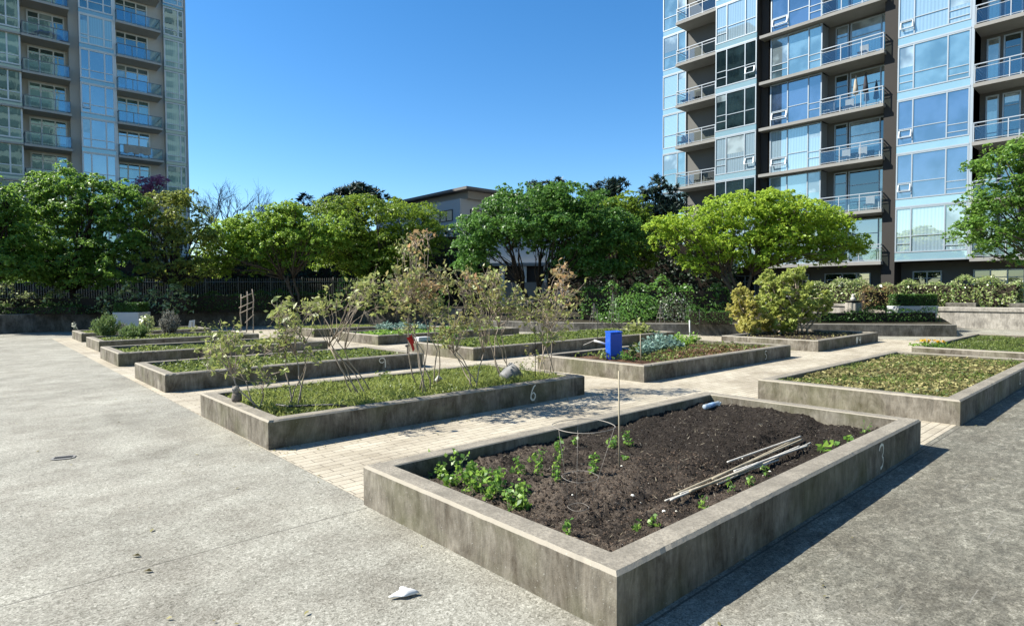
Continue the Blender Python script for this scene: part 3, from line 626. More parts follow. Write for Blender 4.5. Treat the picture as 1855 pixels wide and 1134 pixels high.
# ---- right tower, facing the plaza (normal -X)
f = Fac('X', 43.); FH = 3.17; Z0 = 3.72; NF = 9
RT = empty('apartment_tower', (50, 14, 0), 'dark taupe and blue glass apartment tower at the right', 'apartment tower')
sA0, sA1 = f.s(1201), f.s(1243); wallr = f.s(1296, 1.6)
sB0, sB1 = f.s(1296, 1.6), f.s(1371, 1.6); sC1 = f.s(1391, 1.0); sD0, sD1 = f.s(1392, 1.2), f.s(1488, 1.2)
sE0, sE1 = f.s(1488, .6), f.s(1600, 1.3); sF0, sF1 = f.s(1600, 1.3), f.s(1624, 1.3); sG0, sG1 = f.s(1624.5, 1.5), f.s(1762, 1.5); sH1 = -3.
HT = Z0+NF*FH
mb = MB(); f.box(mb, sH1, sA0-.05, -16, -.06, 0, HT+1); mb.build('wall', M_taupe, RT)
mb = MB(); f.box(mb, sC1, sB1, -.05, 1.0, 0, HT+.6); mb.build('column', M_dark, RT)
mb = MB(); f.box(mb, sF1, sF0, -.05, 1.3, 0, HT+.6); mb.build('column', M_dark, RT)
mb = MB(); f.box(mb, sB1+.01, sB0, -.05, 1.53, Z0-.1, HT); mb.build('bay_core', M_dark, RT)
mb = MB(); f.box(mb, sG1, sG0, -.05, 1.43, Z0-.1, HT); mb.build('bay_core', M_dark, RT)
mb = MB(); f.box(mb, sE0+.02, sD0-.02, -.05, 1.12, Z0-.1, HT); mb.build('bay_core', M_dark, RT)
mb = MB(); f.box(mb, sA1, sA0, -.055, -.03, Z0-1, HT); mb.build('bay_core', M_dark, RT)
rr = random.Random(11)
for k in range(NF):
    z = Z0+k*FH; zt = z+FH
    def pick(*w_): return GL[rr.choices(range(5), w_)[0]]
    # A flush glass, two panes
    for (a, b, n) in ((sA1, sA0, 0.), ):
        window(f, RT, a, b, z+.42, zt-.06, n, [.36], [.38, .38], pick(6, 2, 2, 1, 0), M_frame)
        g = MB(); f.box(g, a, b, n-.02, n+.03, z+.02, z+.40); g.build('spandrel', M_span, RT)
        g = MB(); f.box(g, a, b, n-.02, n+.06, z-.06, z+.02); g.build('sill_band', M_frame, RT)
    # B bay
    window(f, RT, sB1+.05, sB0, z+.42, zt-.06, 1.6, [.27, .72], [.40, .40, (.42, .25)], pick(2, 2, 2, 1, 4), M_frame, vent=0 if rr.random() < .6 else None)
    g = MB(); f.box(g, sB1+.05, sB0, 1.55, 1.63, z+.03, z+.40); g.build('spandrel', M_span, RT)
    g = MB(); f.box(g, sB1+.05, sB0, 1.55, 1.66, z-.06, z+.03); g.build('sill_band', M_frame, RT)
    # D bay above the running slab edge
    window(f, RT, sD1, sD0-.12, z+.02, zt-.24, 1.2, [.25, .65], [(.36, .22), .40, (.36, .22)], pick(5, 3, 3, 2, 0), M_frame, vent=2 if rr.random() < .6 else None)
    # E recess: door and windows
    for s0_, s1_, c, tr_, gl in ((sE1+.12, sE1+2.35, [.2], [None, .66], pick(5, 2, 3, 0, 2)), (sE1+2.45, sE1+3.25, [], [.74], pick(1, 0, 1, 0, 5))):
        window(f, RT, s0_, s1_, z+.05, zt-.35, .0, c, tr_, gl, M_frame)
    mb = MB(); f.box(mb, sE0-.12, sE0+.0, -.05, 1.12, z, zt-.2); mb.build('wall', M_frame, RT)
    if k >= 0:
        # slab running from the column over D into balcony E
        balcony(f, RT, sE1-.1, sD1-.02, -.05, 1.75, z, M_slab, M_rail, M_clear, 3)
        mb = MB(); f.box(mb, sD1-.02, sD0+.45, 1.0, 1.75, z-.2, z-.002); mb.build('floor_slab', M_slab, RT)
        balcony(f, RT, wallr+.02, f.s(1223, 1.6), -.05, 1.6, z, M_slab, M_rail, M_clear, 3)
    # G bay
    window(f, RT, sG1+.15, sG0, z+.45, zt-.06, 1.5, [.30, .77], [(.28, .12), .37, (.36, .2)][::1], pick(5, 3, 3, 2, 0), M_frame, vent=2 if rr.random() < .6 else None)
    g = MB(); f.box(g, sG1+.15, sG0, 1.45, 1.53, z+.03, z+.43); g.build('spandrel', M_span, RT)
    g = MB(); f.box(g, sG1+.15, sG0, 1.45, 1.56, z-.06, z+.03); g.build('sill_band', M_frame, RT)
    mb = MB(); f.box(mb, sG1, sG1+.15, -.03, 1.54, z-.06, zt-.07); mb.build('bay_edge', M_frame, RT)
    # H balconies
    for s0_, s1_, c, tr_, gl in ((5.95, 6.75, [], [.74], pick(0, 0, 2, 0, 3)), (4.1, 5.5, [.5], [.7, .7], pick(2, 2, 2, 1, 1)), (6.9, 7.5, [], [None], pick(1, 4, 1, 0, 1))):
        window(f, RT, s0_, s1_, z+.05, zt-.4, .0, c, tr_, gl, M_frame)
    balcony(f, RT, .2, sG1-.01, -.05, 1.75, z, M_slab, M_rail, M_clear, 5, ret0=True)
# ground floor: recessed, dark, with glazed doors
for s0_, s1_, c in ((9.4, 10.9, [.5]), (5.6, 7.9, [.33, .66]), (13.2, 16., [.3, .6]), (17, 19.4, [.5]), (20.8, 23.2, [.33, .66])):
    window(f, RT, s0_, s1_, .9, 3.1, .0, c, [.8]*(len(c)+1), GL[4], M_frame)
r_ = MB()
for s0_, s1_ in ((11.9, 15.3), (17.6, 22.8)): f.box(r_, s0_, s1_, 1.2, 1.26, 1.55, 1.6); [f.box(r_, a, a+.05, 1.2, 1.26, .8, 1.55) for a in np.arange(s0_, s1_, .9)]
r_.build('terrace_railing', M_rail, RT)
g = MB(); f.box(g, 11.95, 15.2, 1.225, 1.235, .9, 1.5); f.box(g, 17.65, 22.7, 1.225, 1.235, .9, 1.5); g.build('terrace_glass', M_clear, RT)
# ---- left tower (normal -Y)
f = Fac('Y', 68.); FHL = 3.085; ZL = 14.8-3.085*4; NFL = 12
LT = empty('apartment_tower', (5, 75, 0), 'taupe tower with green-grey glass at the left, behind the trees', 'apartment tower')
pP0, pP1 = -12., f.s(43, 1.5); q1 = f.s(131, 0); r0, r1 = f.s(129, 1.0), f.s(147.5, 1.0); s0g, s1g = f.s(148, 1.5), f.s(210, 1.5); t1 = f.s(300, .4); u1 = f.s(340, .5)
HTL = ZL+NFL*FHL
mb = MB(); f.box(mb, pP0, u1-.1, -16, -.06, 0, HTL+1); mb.build('wall', M_taupe_l, LT)
mb = MB(); f.box(mb, r0, r1, -.05, 1.0, 0, HTL+.5); mb.build('column', M_taupe_left, LT)
mb = MB(); f.box(mb, s0g+.01, s1g-.01, -.05, 1.43, ZL, HTL); mb.build('bay_core', M_taupe_left, LT)
mb = MB(); f.box(mb, pP0, pP1-.01, -.05, 1.43, ZL, HTL); mb.build('bay_core', M_taupe_left, LT)
mb = MB(); f.box(mb, t1, u1-.02, -.05, .36, 0, HTL); mb.build('bay_core', M_taupe_left, LT)
mb = MB(); f.box(mb, u1-.12, u1+.05, -.5, .5, 0, HTL); mb.build('corner_post', M_taupe_left, LT)
for k in range(NFL):
    z = ZL+k*FHL; zt = z+FHL
    def pick(*w_): return GLL[rr.choices(range(4), w_)[0]]
    for a, b, c in ((pP0, -4, [.3, .7]), (-4, 1.0, [.3, .7]), (1.0, pP1, [.35, .7])):
        window(f, LT, a+.03, b-.03, z+.38, zt-.05, 1.5, c, [.3]*(len(c)+1), pick(4, 2, 2, 2), M_frame_l, fw_=.12)
        g = MB(); f.box(g, a+.03, b-.03, 1.45, 1.53, z+.02, z+.36); g.build('spandrel', M_span_l, LT)
    mb = MB(); f.box(mb, pP0, pP1, 1.45, 1.75, z-.14, z+.02); mb.build('floor_slab', M_taupe_left, LT)
    window(f, LT, s0g, s1g, z+.38, zt-.05, 1.5, [.27, .72], [(.32, .2) if k % 2 else .3, .3, .3], pick(1, 5, 1, 1), M_frame_l, fw_=.12, vent=0 if rr.random() < .4 else None)
    g = MB(); f.box(g, s0g, s1g, 1.45, 1.53, z+.02, z+.36); g.build('spandrel', M_span_l, LT)
    g = MB(); f.box(g, s0g, s1g, 1.45, 1.57, z-.06, z+.02); g.build('sill_band', M_frame_l, LT)
    mb = MB(); f.box(mb, s1g-.01, s1g+.16, -.05, 1.52, z-.06, zt-.07); mb.build('bay_edge', M_frame_l, LT)
    # Q balcony
    window(f, LT, pP1+.5, q1-.35, z+.05, zt-.35, 0, [.32, .68], [.78]*3, pick(2, 1, 3, 1), M_frame_l, fw_=.12)
    balcony(f, LT, pP1+.02, r0-.0, -.05, 1.9, z, M_taupe_left, M_railgrey, M_clear_l, 3, mid=False)
    # T balcony
    window(f, LT, s1g+.35, f.s(272, 0), z+.05, zt-.3, 0, [.3, .65], [.8]*3, pick(1, 3, 3, 0), M_frame_l, fw_=.12)
    balcony(f, LT, s1g+.17, f.s(296, 1.9), -.05, 1.9, z, M_taupe_left, M_railgrey, M_clear_l, 3, mid=False)
    # U end bay
    window(f, LT, t1+.02, u1-.14, z+.3, zt-.05, .4, [.72], [.22, .22], pick(3, 2, 2, 1), M_frame_l, fw_=.12)
    g = MB(); f.box(g, t1+.02, u1-.14, .35, .43, z+.0, z+.28); g.build('spandrel', M_span_l, LT)
# ---- towers across the street behind the viewer (they show only as reflections)
for i, (x, y, wx, wy, h) in enumerate(((-6, -68, 50, 16, 90), (58, -68, 30, 16, 84), (-52, 70, 16, 13, 60))):
    t = empty('apartment_tower', (x, y, 0), ['pale tower with banded windows mirrored in the left tower glass', 'wide pale block mirrored in the left tower glass', 'pale tower mirrored in the right tower glass'][i], 'apartment tower')
    mb = MB(); mb.box((x-wx/2, y-wy/2, 0), (x+wx/2, y+wy/2, h)); mb.build('wall', plain('pale_facade', (.20,.26,.255), .8, var=.1), t)
    mb = MB()
    for k in range(int(h/3)):
        z = 1.2+k*3
        for j in range(8):
            x0_ = x-wx/2+.6+j*(wx-1)/8; mb.box((x0_, y-wy/2-.1, z), (x0_+(wx-1)/8-1.2, y+wy/2+.1, z+1.6))
            y0_ = y-wy/2+.6+j*(wy-1)/8; mb.box((x-wx/2-.1, y0_, z), (x+wx/2+.1, y0_+(wy-1)/8-.5, z+1.6))
    mb.build('window', plain('grey_green_panes', (.07,.11,.11), .3, .5), t)
# ---- low-rise with hipped roof in the middle, behind the trees
LB = empty('pavilion', P(845, 500, 60), 'pale grey low building with broad flat eaves rising behind the middle trees', 'building')
cN = onX(P(834, 400, 58).x, 834, 400); cx_, cy_ = P(834, 400, 58).x, P(834, 400, 58).y
zt = P(834, 360, 58).z
mb = MB(); mb.box((cx_, cy_, 0), (cx_+22, cy_+16, zt)); mb.build('wall', plain('pale_grey_render', (.50,.50,.50), .85, .1, var=.06), LB)
er = P(845, 337, 56.6); z2 = er.z
mb = MB(); mb.box((er.x, er.y, z2-.25), (er.x+24, er.y+18.5, z2)); mb.build('roof', plain('grey_roof_edge', (.17,.16,.15), .7, var=.08), LB)
mb = MB(); mb.box((er.x+.9, er.y+.9, zt), (er.x+23, er.y+17.5, z2-.26)); mb.build('soffit', plain('beige_soffit', (.36,.33,.29), .8, var=.08), LB)
mb = MB(); x0_, y0_, x1_, y1_ = er.x+.5, er.y+.5, er.x+23.5, er.y+18
mb.add([(x0_, y0_, z2), (x1_, y0_, z2), (x1_, y1_, z2), (x0_, y1_, z2), (x0_+4, y0_+4, z2+.8), (x1_-4, y0_+4, z2+.8), (x1_-4, y1_-4, z2+.8), (x0_+4, y1_-4, z2+.8)], [(0,1,5,4),(1,2,6,5),(2,3,7,6),(3,0,4,7),(4,5,6,7)])
mb.build('roof', plain('dark_roofing', (.08,.08,.085), .8), LB)
f = Fac('X', cx_); zz = P(820, 398, 58).z
window(f, LB, cy_+1.2, cy_+6.5, zz, zz+1.1, .02, [.2, .4, .6, .8], [None]*5, GL[0], M_black)
f = Fac('Y', cy_)
window(f, LB, cx_+1.2, cx_+8.5, zz, zz+1.1, .02, [.2, .4, .6, .8], [None]*5, GL[2], M_black)
# lower white annex and the dark pergola in front of it
an = empty('annex', P(960, 540, 50), 'low white-walled annex glimpsed through the trunks of the middle tree', 'building')
a0 = P(880, 480, 50); a1 = P(1050, 480, 50)
def slab_line(mb, a, b, th, z0, z1):
    a = Vector((a.x, a.y, 0)); b = Vector((b.x, b.y, 0)); d = (b-a).normalized(); nn = Vector((-d.y, d.x, 0))
    if nn.dot(fw) < 0: nn = -nn
    vs = [q+Vector((0, 0, z)) for z in (z0, z1) for q in (a, b, b+nn*th, a+nn*th)]
    mb.add(vs, [(0,3,2,1),(4,5,6,7),(0,1,5,4),(1,2,6,5),(2,3,7,6),(3,0,4,7)]); return mb
slab_line(MB(), a0, a1, 5, 4.35, 6.6).build('wall', plain('white_render', (.78,.78,.76), .8, var=.04), an)
slab_line(MB(), P(870, 480, 49.4), P(1060, 480, 49.4), 6, 4.1, 4.34).build('roof_edge', M_slab, an)
slab_line(MB(), a0, a1, 4.5, .8, 4.09).build('lower_wall', M_dark, an)
for u in (905, 945, 985, 1010): slab_line(MB(), P(u, 520, 49.6), P(u+9, 520, 49.6), .35, .8, 4.09).build('post', M_taupe_l, an)
slab_line(MB(), P(915, 520, 46), P(1010, 520, 46), .3, .85, 2.7).build('parapet', plain('grey_parapet', (.22,.22,.21), .8), an)
for (ua, ub, zz1, lb) in ((684, 697, 4.4, 'weathered pale plank post, taller of two beside the pergola'), (700, 716, 3.6, 'broad pale board leaning by the pergola behind the tall shrubs')):
    mb = MB(); slab_line(mb, P(ua, 520, 42), P(ub, 520, 42), .12, .85, zz1)
    tag(mb.build('board', plain('silvered_wood', (.52,.47,.41), .8, var=.25, vs=5)), lb, 'board')
#@@PLANTS
LEAF_whitegreen = mat_leaf('white_and_green_leaf', [(.03,.06,.02), (.06,.10,.03), (.10,.14,.06), (.55,.56,.5)], .2, patch=.1)
# ================================================================== trees
make_tree('broad green tree with a full rounded crown at the far left, before the picket fence', (128, 540),
  [(110,385,85,62),(60,430,80,70),(190,400,85,62),(130,335,68,36),(240,440,50,55),(150,470,120,48),(70,350,45,35),(200,345,55,30),(60,480,60,35),(120,500,130,22)], 33, LEAF_green, 1, 620, 170, .42, .12, 1, M_barkdark, group='garden trees', tr=.17, inner=.5, gap=1.2)
make_tree('green tree cut by the left edge of the photo', (-30, 545), [(-50,400,85,70),(10,440,55,50),(-5,375,55,45),(0,480,70,30)], 30, LEAF_green, 2, 300, 150, .42, .12, 1, M_barkdark, group='garden trees')
make_tree('slender olive-green tree at the right end of the left tower', (318, 550), [(312,390,62,42),(285,440,50,50),(345,440,45,45),(320,490,66,30),(310,365,40,20)], 34, LEAF_olive, 3, 260, 120, .38, .11, 1, M_barkdark, group='garden trees', tr=.12)
make_tree('small tree with pink blossom peeking over the green crowns at left', (268, 500), [(272,333,26,14),(292,325,12,10),(258,345,20,10)], 44, LEAF_pink, 4, 26, 130, .5, .10, 1, M_barkdark, tr=.08, cat='tree')
make_tree('pale lime-green spreading tree beside the slender olive one, drooping to the left', (545, 545), [(395,455,45,42),(440,432,60,36),(505,400,55,30),(545,440,70,42),(470,455,60,35),(520,380,35,16),(390,480,35,25),(600,420,45,35)], 36, LEAF_paleyellow, 5, 420, 170, .48, .12, 3, group='garden trees', tr=.09, split=.45, droop=.45)
make_tree('wide layered maple with yellow-green tips over dark shade, left of the pavilion', (690, 540), [(640,382,70,22),(715,384,75,20),(640,440,80,50),(735,435,75,42),(770,388,30,14),(785,425,32,30),(600,388,55,22),(690,470,90,30),(560,385,30,18)], 39, LEAF_maple, 6, 260, 300, .8, .13, 2, M_barkdark, group='garden trees', padh=.14, droop=.2, tr=.14, tassel=.12, gap=1.35)
make_tree('large multi-stemmed green maple in the middle, its dark branches fanning below the crown', (962, 560),
  [(872,418,52,38),(915,378,35,28),(960,368,80,34),(1035,372,75,36),(1060,440,80,52),(860,450,42,40),(940,415,90,30),(1110,430,60,52),(1000,410,100,34),(850,475,35,22),(1090,480,60,25)], 33, LEAF_mid, 7, 640, 160, .45, .125, 4, M_barkdark, group='garden trees', tr=.11, split=.28, droop=.4, dz=.9, gap=1.2)
make_tree('yellow-green maple tucked behind the right side of the large middle maple', (1110, 545), [(1130,395,50,45),(1150,450,45,42),(1165,420,35,30)], 37, LEAF_maple, 8, 190, 150, .48, .12, 2, M_barkdark, group='garden trees', tr=.1)
make_tree('bright lime-yellow spreading maple in front of the right tower', (1345, 548),
  [(1205,410,38,24),(1245,425,55,40),(1320,385,72,34),(1395,372,62,28),(1440,395,80,36),(1500,405,55,28),(1330,435,70,36),(1420,430,80,28),(1515,440,50,22),(1555,452,22,12),(1270,470,40,25),(1380,465,70,18),(1470,462,60,14)], 29, LEAF_lime, 9, 620, 150, .40, .11, 4, group='garden trees', tr=.10, split=.45, droop=.42, dz=.8, spread=.9, gap=1.3, tassel=.25)
make_tree('bright green tree reaching in from the right edge', (1970, 600), [(1835,300,70,38),(1800,365,62,34),(1780,425,55,32),(1855,430,70,40),(1765,400,32,18),(1860,265,30,22),(1880,340,60,60),(1950,380,90,110),(1770,300,20,10)], 22, LEAF_green, 10, 420, 120, .32, .09, 1, group='garden trees', tr=.14, split=.2, gap=1.3)
def conifer(label, base, blobs, D, seed, n, per=110):
    return make_tree(label, base, blobs, D, LEAF_conifer, seed, n, per, .75, .55, 1, M_barkdark, .25, .55, group='dark conifers behind the garden', name='conifer', tassel=0, tr=.12, Wd=.16, upb=.5, split=.6)
conifer('dark conifer standing against the left edge of the right tower', (1190, 540), [(1188,342,24,20),(1180,378,44,36),(1218,365,28,24),(1190,420,45,30)], 45, 21, 110)
conifer('dark conifer top above the right side of the middle maple', (1105, 540), [(1108,338,26,14),(1082,352,30,14),(1100,380,40,25)], 45, 22, 50)
conifer('dark conifer top just right of the pavilion roof', (1000, 540), [(1005,334,24,10),(975,342,16,8),(1000,360,35,16)], 45, 23, 40)
conifer('dark conifer behind the layered maple, left of the pavilion', (660, 540), [(652,350,42,13),(620,368,40,14),(690,356,22,10),(555,366,12,9)], 48, 24, 64)
# bare tree
bt = empty('bare_tree', P(420, 540, 48), 'leafless grey tree with fine twigs against the sky, right of the left tower', 'tree', 'garden trees')
mb = MB(); rn = random.Random(5); b0 = P(420, 545, 48); b0.z = .9; hub = P(418, 450, 48)
mb.tube(bend(b0, hub, 4, .03, rng=rn), [.2, .18, .16, .14, .13], 7)
def grow(p, d, L, r, k):
    q = p+d*L; mb.tube(bend(p, q, 3, .06, rng=rn), [r, r*.85, r*.7, r*.55], 4, False)
    if k == 0: return
    for _ in range(3 if k > 1 else 4):
        nd = (d+Vector((rn.uniform(-1, 1), rn.uniform(-1, 1), rn.uniform(-.5, .8)))*.75).normalized(); grow(p.lerp(q, rn.uniform(.45, 1)), nd, L*rn.uniform(.6, .85), r*.55, k-1)
for a in range(9):
    t = (a-4)/4; d = (rt*t*.9+Vector((0, 0, 1.0-.35*abs(t)))+fw*rn.uniform(-.4, .4)).normalized(); grow(hub, d, 2.3, .075, 4)
mb.build('trunk', plain('grey_bare_bark', (.16,.15,.17), .9, var=.2), bt, True)
# ================================================================== hedges and shrubs behind the walls
hedge('evergreen_screen', 'tall near-black evergreen screen behind the picket fence', P(-120, 520, 43), P(420, 520, 45), .8, 4.6, 1.6, LEAF_dark, 31, .22, 60)  # evergreen screens: near-black leaf colour stands in for deep shade under the trees
hedge('evergreen_screen', 'tall near-black evergreen screen behind the layered maple', P(420, 520, 47), P(880, 520, 52), .8, 7.3, 2.0, LEAF_dark, 32, .24, 55)
hedge('evergreen_screen', 'tall near-black evergreen screen between the middle maple and the right tower', P(1030, 520, 44), P(1330, 520, 40), .5, 5.6, 2.0, LEAF_dark, 33, .22, 60)
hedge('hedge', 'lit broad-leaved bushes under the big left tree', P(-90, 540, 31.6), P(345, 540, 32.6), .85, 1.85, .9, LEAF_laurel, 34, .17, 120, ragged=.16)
hedge('hedge', 'dark clipped hedge on the retaining wall at far left', P(-90, 555, 31), P(150, 555, 30.8), .9, 1.35, .9, LEAF_box, 35, .07, 420)
hedge('hedge', 'dark hedge along the wall behind the ladder trellis', P(330, 555, 34), P(625, 555, 38), .85, 1.95, 1.1, LEAF_box, 36, .08, 300)
hedge('hedge', 'dark green laurel hedge right of the tall shrubs, behind the low curved wall', P(1055, 545, 31), P(1318, 545, 29.5), .5, 2.15, 1.3, LEAF_mid, 37, .13, 170, ragged=.12)
hedge('hedge', 'dark leafy bank behind the tall thin shrubs', P(615, 560, 36), P(800, 560, 36), .85, 2.1, 1.4, LEAF_mid, 38, .13, 150, ragged=.18)
hedge('hedge', 'low clipped boxwood cushion left of the bushy bed', P(1245, 570, 26.5), P(1325, 570, 26), .5, 1.12, .9, LEAF_box, 39, .06, 500, ragged=.05)
hedge('hedge', 'low dark juniper row in front of the fluted pedestal', P(1478, 575, 27.5), P(1690, 575, 27.5), .5, 1.0, .9, LEAF_box, 40, .07, 420, ragged=.05)
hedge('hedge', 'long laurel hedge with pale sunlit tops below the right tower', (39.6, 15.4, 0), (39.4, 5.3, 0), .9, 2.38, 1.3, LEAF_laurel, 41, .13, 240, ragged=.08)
hedge('hedge', 'bronze-tipped bush beside the boxwood planter', P(1560, 540, 33.4), P(1612, 540, 33.2), .9, 2.0, 1.0, LEAF_photinia, 42, .10, 300, ragged=.12)
def bush(label, u, vb, D, ru, h, mat, seed, n=900, L=.08, zb=.5, name='shrub', group=None, **k):
    rng = np.random.default_rng(seed); c = P(u, 560, D); c.z = zb; r = ru*D/FPX; root = empty(name, c, label, 'shrub', group)
    d = rng.normal(size=(n, 3)); d /= np.linalg.norm(d, axis=1, keepdims=True); q = (.55+.5*rng.random((n, 1))**.6)
    C = np.array(c)+d*q*np.array([r, r, h*.55])+np.array([0, 0, h*.52]); C[:, 2] = np.maximum(C[:, 2], zb+.02)
    leaves('foliage', C, mat, root, L, .5, d, .4, rng, **k)
    mb = MB(); rn = random.Random(seed)
    for _ in range(9): e = c+Vector((rn.uniform(-.6, .6)*r, rn.uniform(-.6, .6)*r, h*rn.uniform(.6, .95))); mb.tube(bend(c, e, 3, .1, rng=rn), [.02, .015, .012, .005], 4)
    mb.build('stems', M_barkdark, root); return root
bush('white-flowering rhododendron against the dark laurel hedge', 1222, 575, 28.3, 32, 1.25, LEAF_whitegreen, 51, 800, .08)
bush('dark rhododendron with a few pale flowers, left of the white-flowering one', 1150, 575, 28.6, 42, 1.3, LEAF_mid, 52, 1200, .11)
bush('bright green low fern clump beneath the laurel hedge', 1110, 575, 27.6, 34, .5, LEAF_mid, 53, 500, .09)
bush('lime shrub growing on the tall wall at the right edge', 1848, 540, 31.3, 22, .95, LEAF_lime, 54, 420, .1, zb=1.05)
bush('small dark shrub in front of the terrace wall, right of the pedestal', 1568, 560, 31, 14, .55, LEAF_dark, 55, 400, .07, zb=.6)
# ================================================================== picket fence
fe = empty('picket_fence', P(250, 530, 38), 'black metal picket fence behind the trees at left', 'fence')
fpts = [P(-140, 530, 37.2), P(660, 530, 41.5)]; fa = Vector((fpts[0].x, fpts[0].y, 0)); fb = Vector((fpts[1].x, fpts[1].y, 0)); nP = 13
M_fence = plain('dark_grey_fence_metal', (.22,.225,.22), .5, .4)
for i in range(nP):
    a = fa.lerp(fb, i/nP); b = fa.lerp(fb, (i+1)/nP); mb = MB(); d = (b-a); m = 14
    for k in range(1, m): q = a+d*k/m; mb.box((q.x-.014, q.y-.014, .95), (q.x+.014, q.y+.014, 2.95))
    for z in (1.15, 2.7): mb.tube([a+Vector((0, 0, z)), b+Vector((0, 0, z))], .022, 4)
    mb.build('fence_panel', M_fence, fe)
    mb = MB(); mb.box((a.x-.035, a.y-.035, .86), (a.x+.035, a.y+.035, 3.02)); mb.build('post', M_fence, fe)
# ================================================================== white planters with boxwood
def box_planter(label, u0, u1, D, z0, zt, hh, seed):
    a = P(u0, 560, D); b = P(u1, 560, D); a.z = b.z = 0; d = (b-a).normalized(); nn = Vector((-d.y, d.x, 0)); dep = 1.0
    root = empty('boxwood_planter', a.lerp(b, .5)+Vector((0, 0, z0)), label, 'planter', 'white planters with clipped boxwood')
    mb = MB(); ins = .05; ring = []
    for z, o in ((z0, .06), (zt, 0), (zt, .06), (zt-.08, .06)):
        ring += [a+d*o-nn*(dep/2-o), b-d*o-nn*(dep/2-o), b-d*o+nn*(dep/2-o), a+d*o+nn*(dep/2-o)]; 
        for q in ring[-4:]: q.z = z
    fs = [(3,2,1,0)]+[(k*4+i, k*4+(i+1) % 4, (k+1)*4+(i+1) % 4, (k+1)*4+i) for k in range(3) for i in range(4)]+[(12,13,14,15)]
    mb.add(ring, fs); mb.build('tub', plain('white_fibreglass', (.55,.57,.58), .5, var=.05), root, bevel=.02)
    rng = np.random.default_rng(seed); n = 5200; Ln = (b-a).length-.1; s = rng.random(n); o = (rng.random(n)-.5)*(dep-.12); z = rng.random(n); k = rng.integers(0, 4, n)
    o = np.where(k == 0, -(dep-.12)/2, o); z = np.where(k >= 2, 1., z); s = np.where(k == 1, np.round(s), s)
    C = np.array(a)+np.outer(s*Ln+.05, np.array(d))+np.outer(o, np.array(nn)); C[:, 2] = zt+z*hh; C += rng.normal(size=C.shape)*.015
    nr = np.where((k == 0)[:, None], -np.array(nn), np.where((k == 1)[:, None], np.sign(s-.5)[:, None]*np.array(d), np.array([0, 0, 1.])))
    leaves('boxwood', C, LEAF_box, root, .055, .6, nr, .2, rng)
    mb = MB(); q0 = a+d*.1-nn*(dep/2-.1); q1 = b-d*.1-nn*(dep/2-.1); slab_line(mb, q0, q1, dep-.2, zt-.07, zt+hh-.03); mb.build('branches', M_barkdark, root)
    return root
box_planter('white planter with clipped boxwood at left, behind the rosemary bed', 215, 262, 30.2, 0, 1.02, .45, 61)
box_planter('white planter with clipped boxwood at right, beside the terrace wall', 1617, 1688, 30.5, .5, 1.15, .55, 62)
# fluted pedestal with bowl and figure
pp = P(1545.5, 560, 31.5); ped = empty('pedestal', (pp.x, pp.y, .5), 'fluted concrete pedestal carrying a bowl behind the junipers', 'pedestal')
mb = MB(); nS = 48; vs = []
for z in (.5, 1.31):
    for k in range(nS): t = 2*math.pi*k/nS; r = .37+(.018 if k % 4 < 2 else -.012); vs.append((pp.x+r*math.cos(t), pp.y+r*math.sin(t), z))
mb.add(vs, [(k, (k+1) % nS, (k+1) % nS+nS, k+nS) for k in range(nS)]+[tuple(range(nS, 2*nS))]); mb.build('column', M_wall_pale, ped)
mb = MB(); mb.lathe((pp.x, pp.y, 1.31), [(.2,0),(.42,.06),(.44,.10),(.38,.10),(.1,.05)], 24); tag(mb.build('bowl', M_black, smooth=True), 'dark shallow bowl on the fluted pedestal', 'bowl')
mb = MB(); mb.lathe((pp.x-.03, pp.y, 1.40), [(.10,0),(.14,.08),(.10,.17),(.06,.20),(.09,.26),(.07,.33),(.02,.36)], 12); tag(mb.build('figurine', plain('pale_stone', (.5,.48,.44), .8, var=.2, vs=12), smooth=True), 'small pale stone figure standing in the dark bowl', 'figurine')
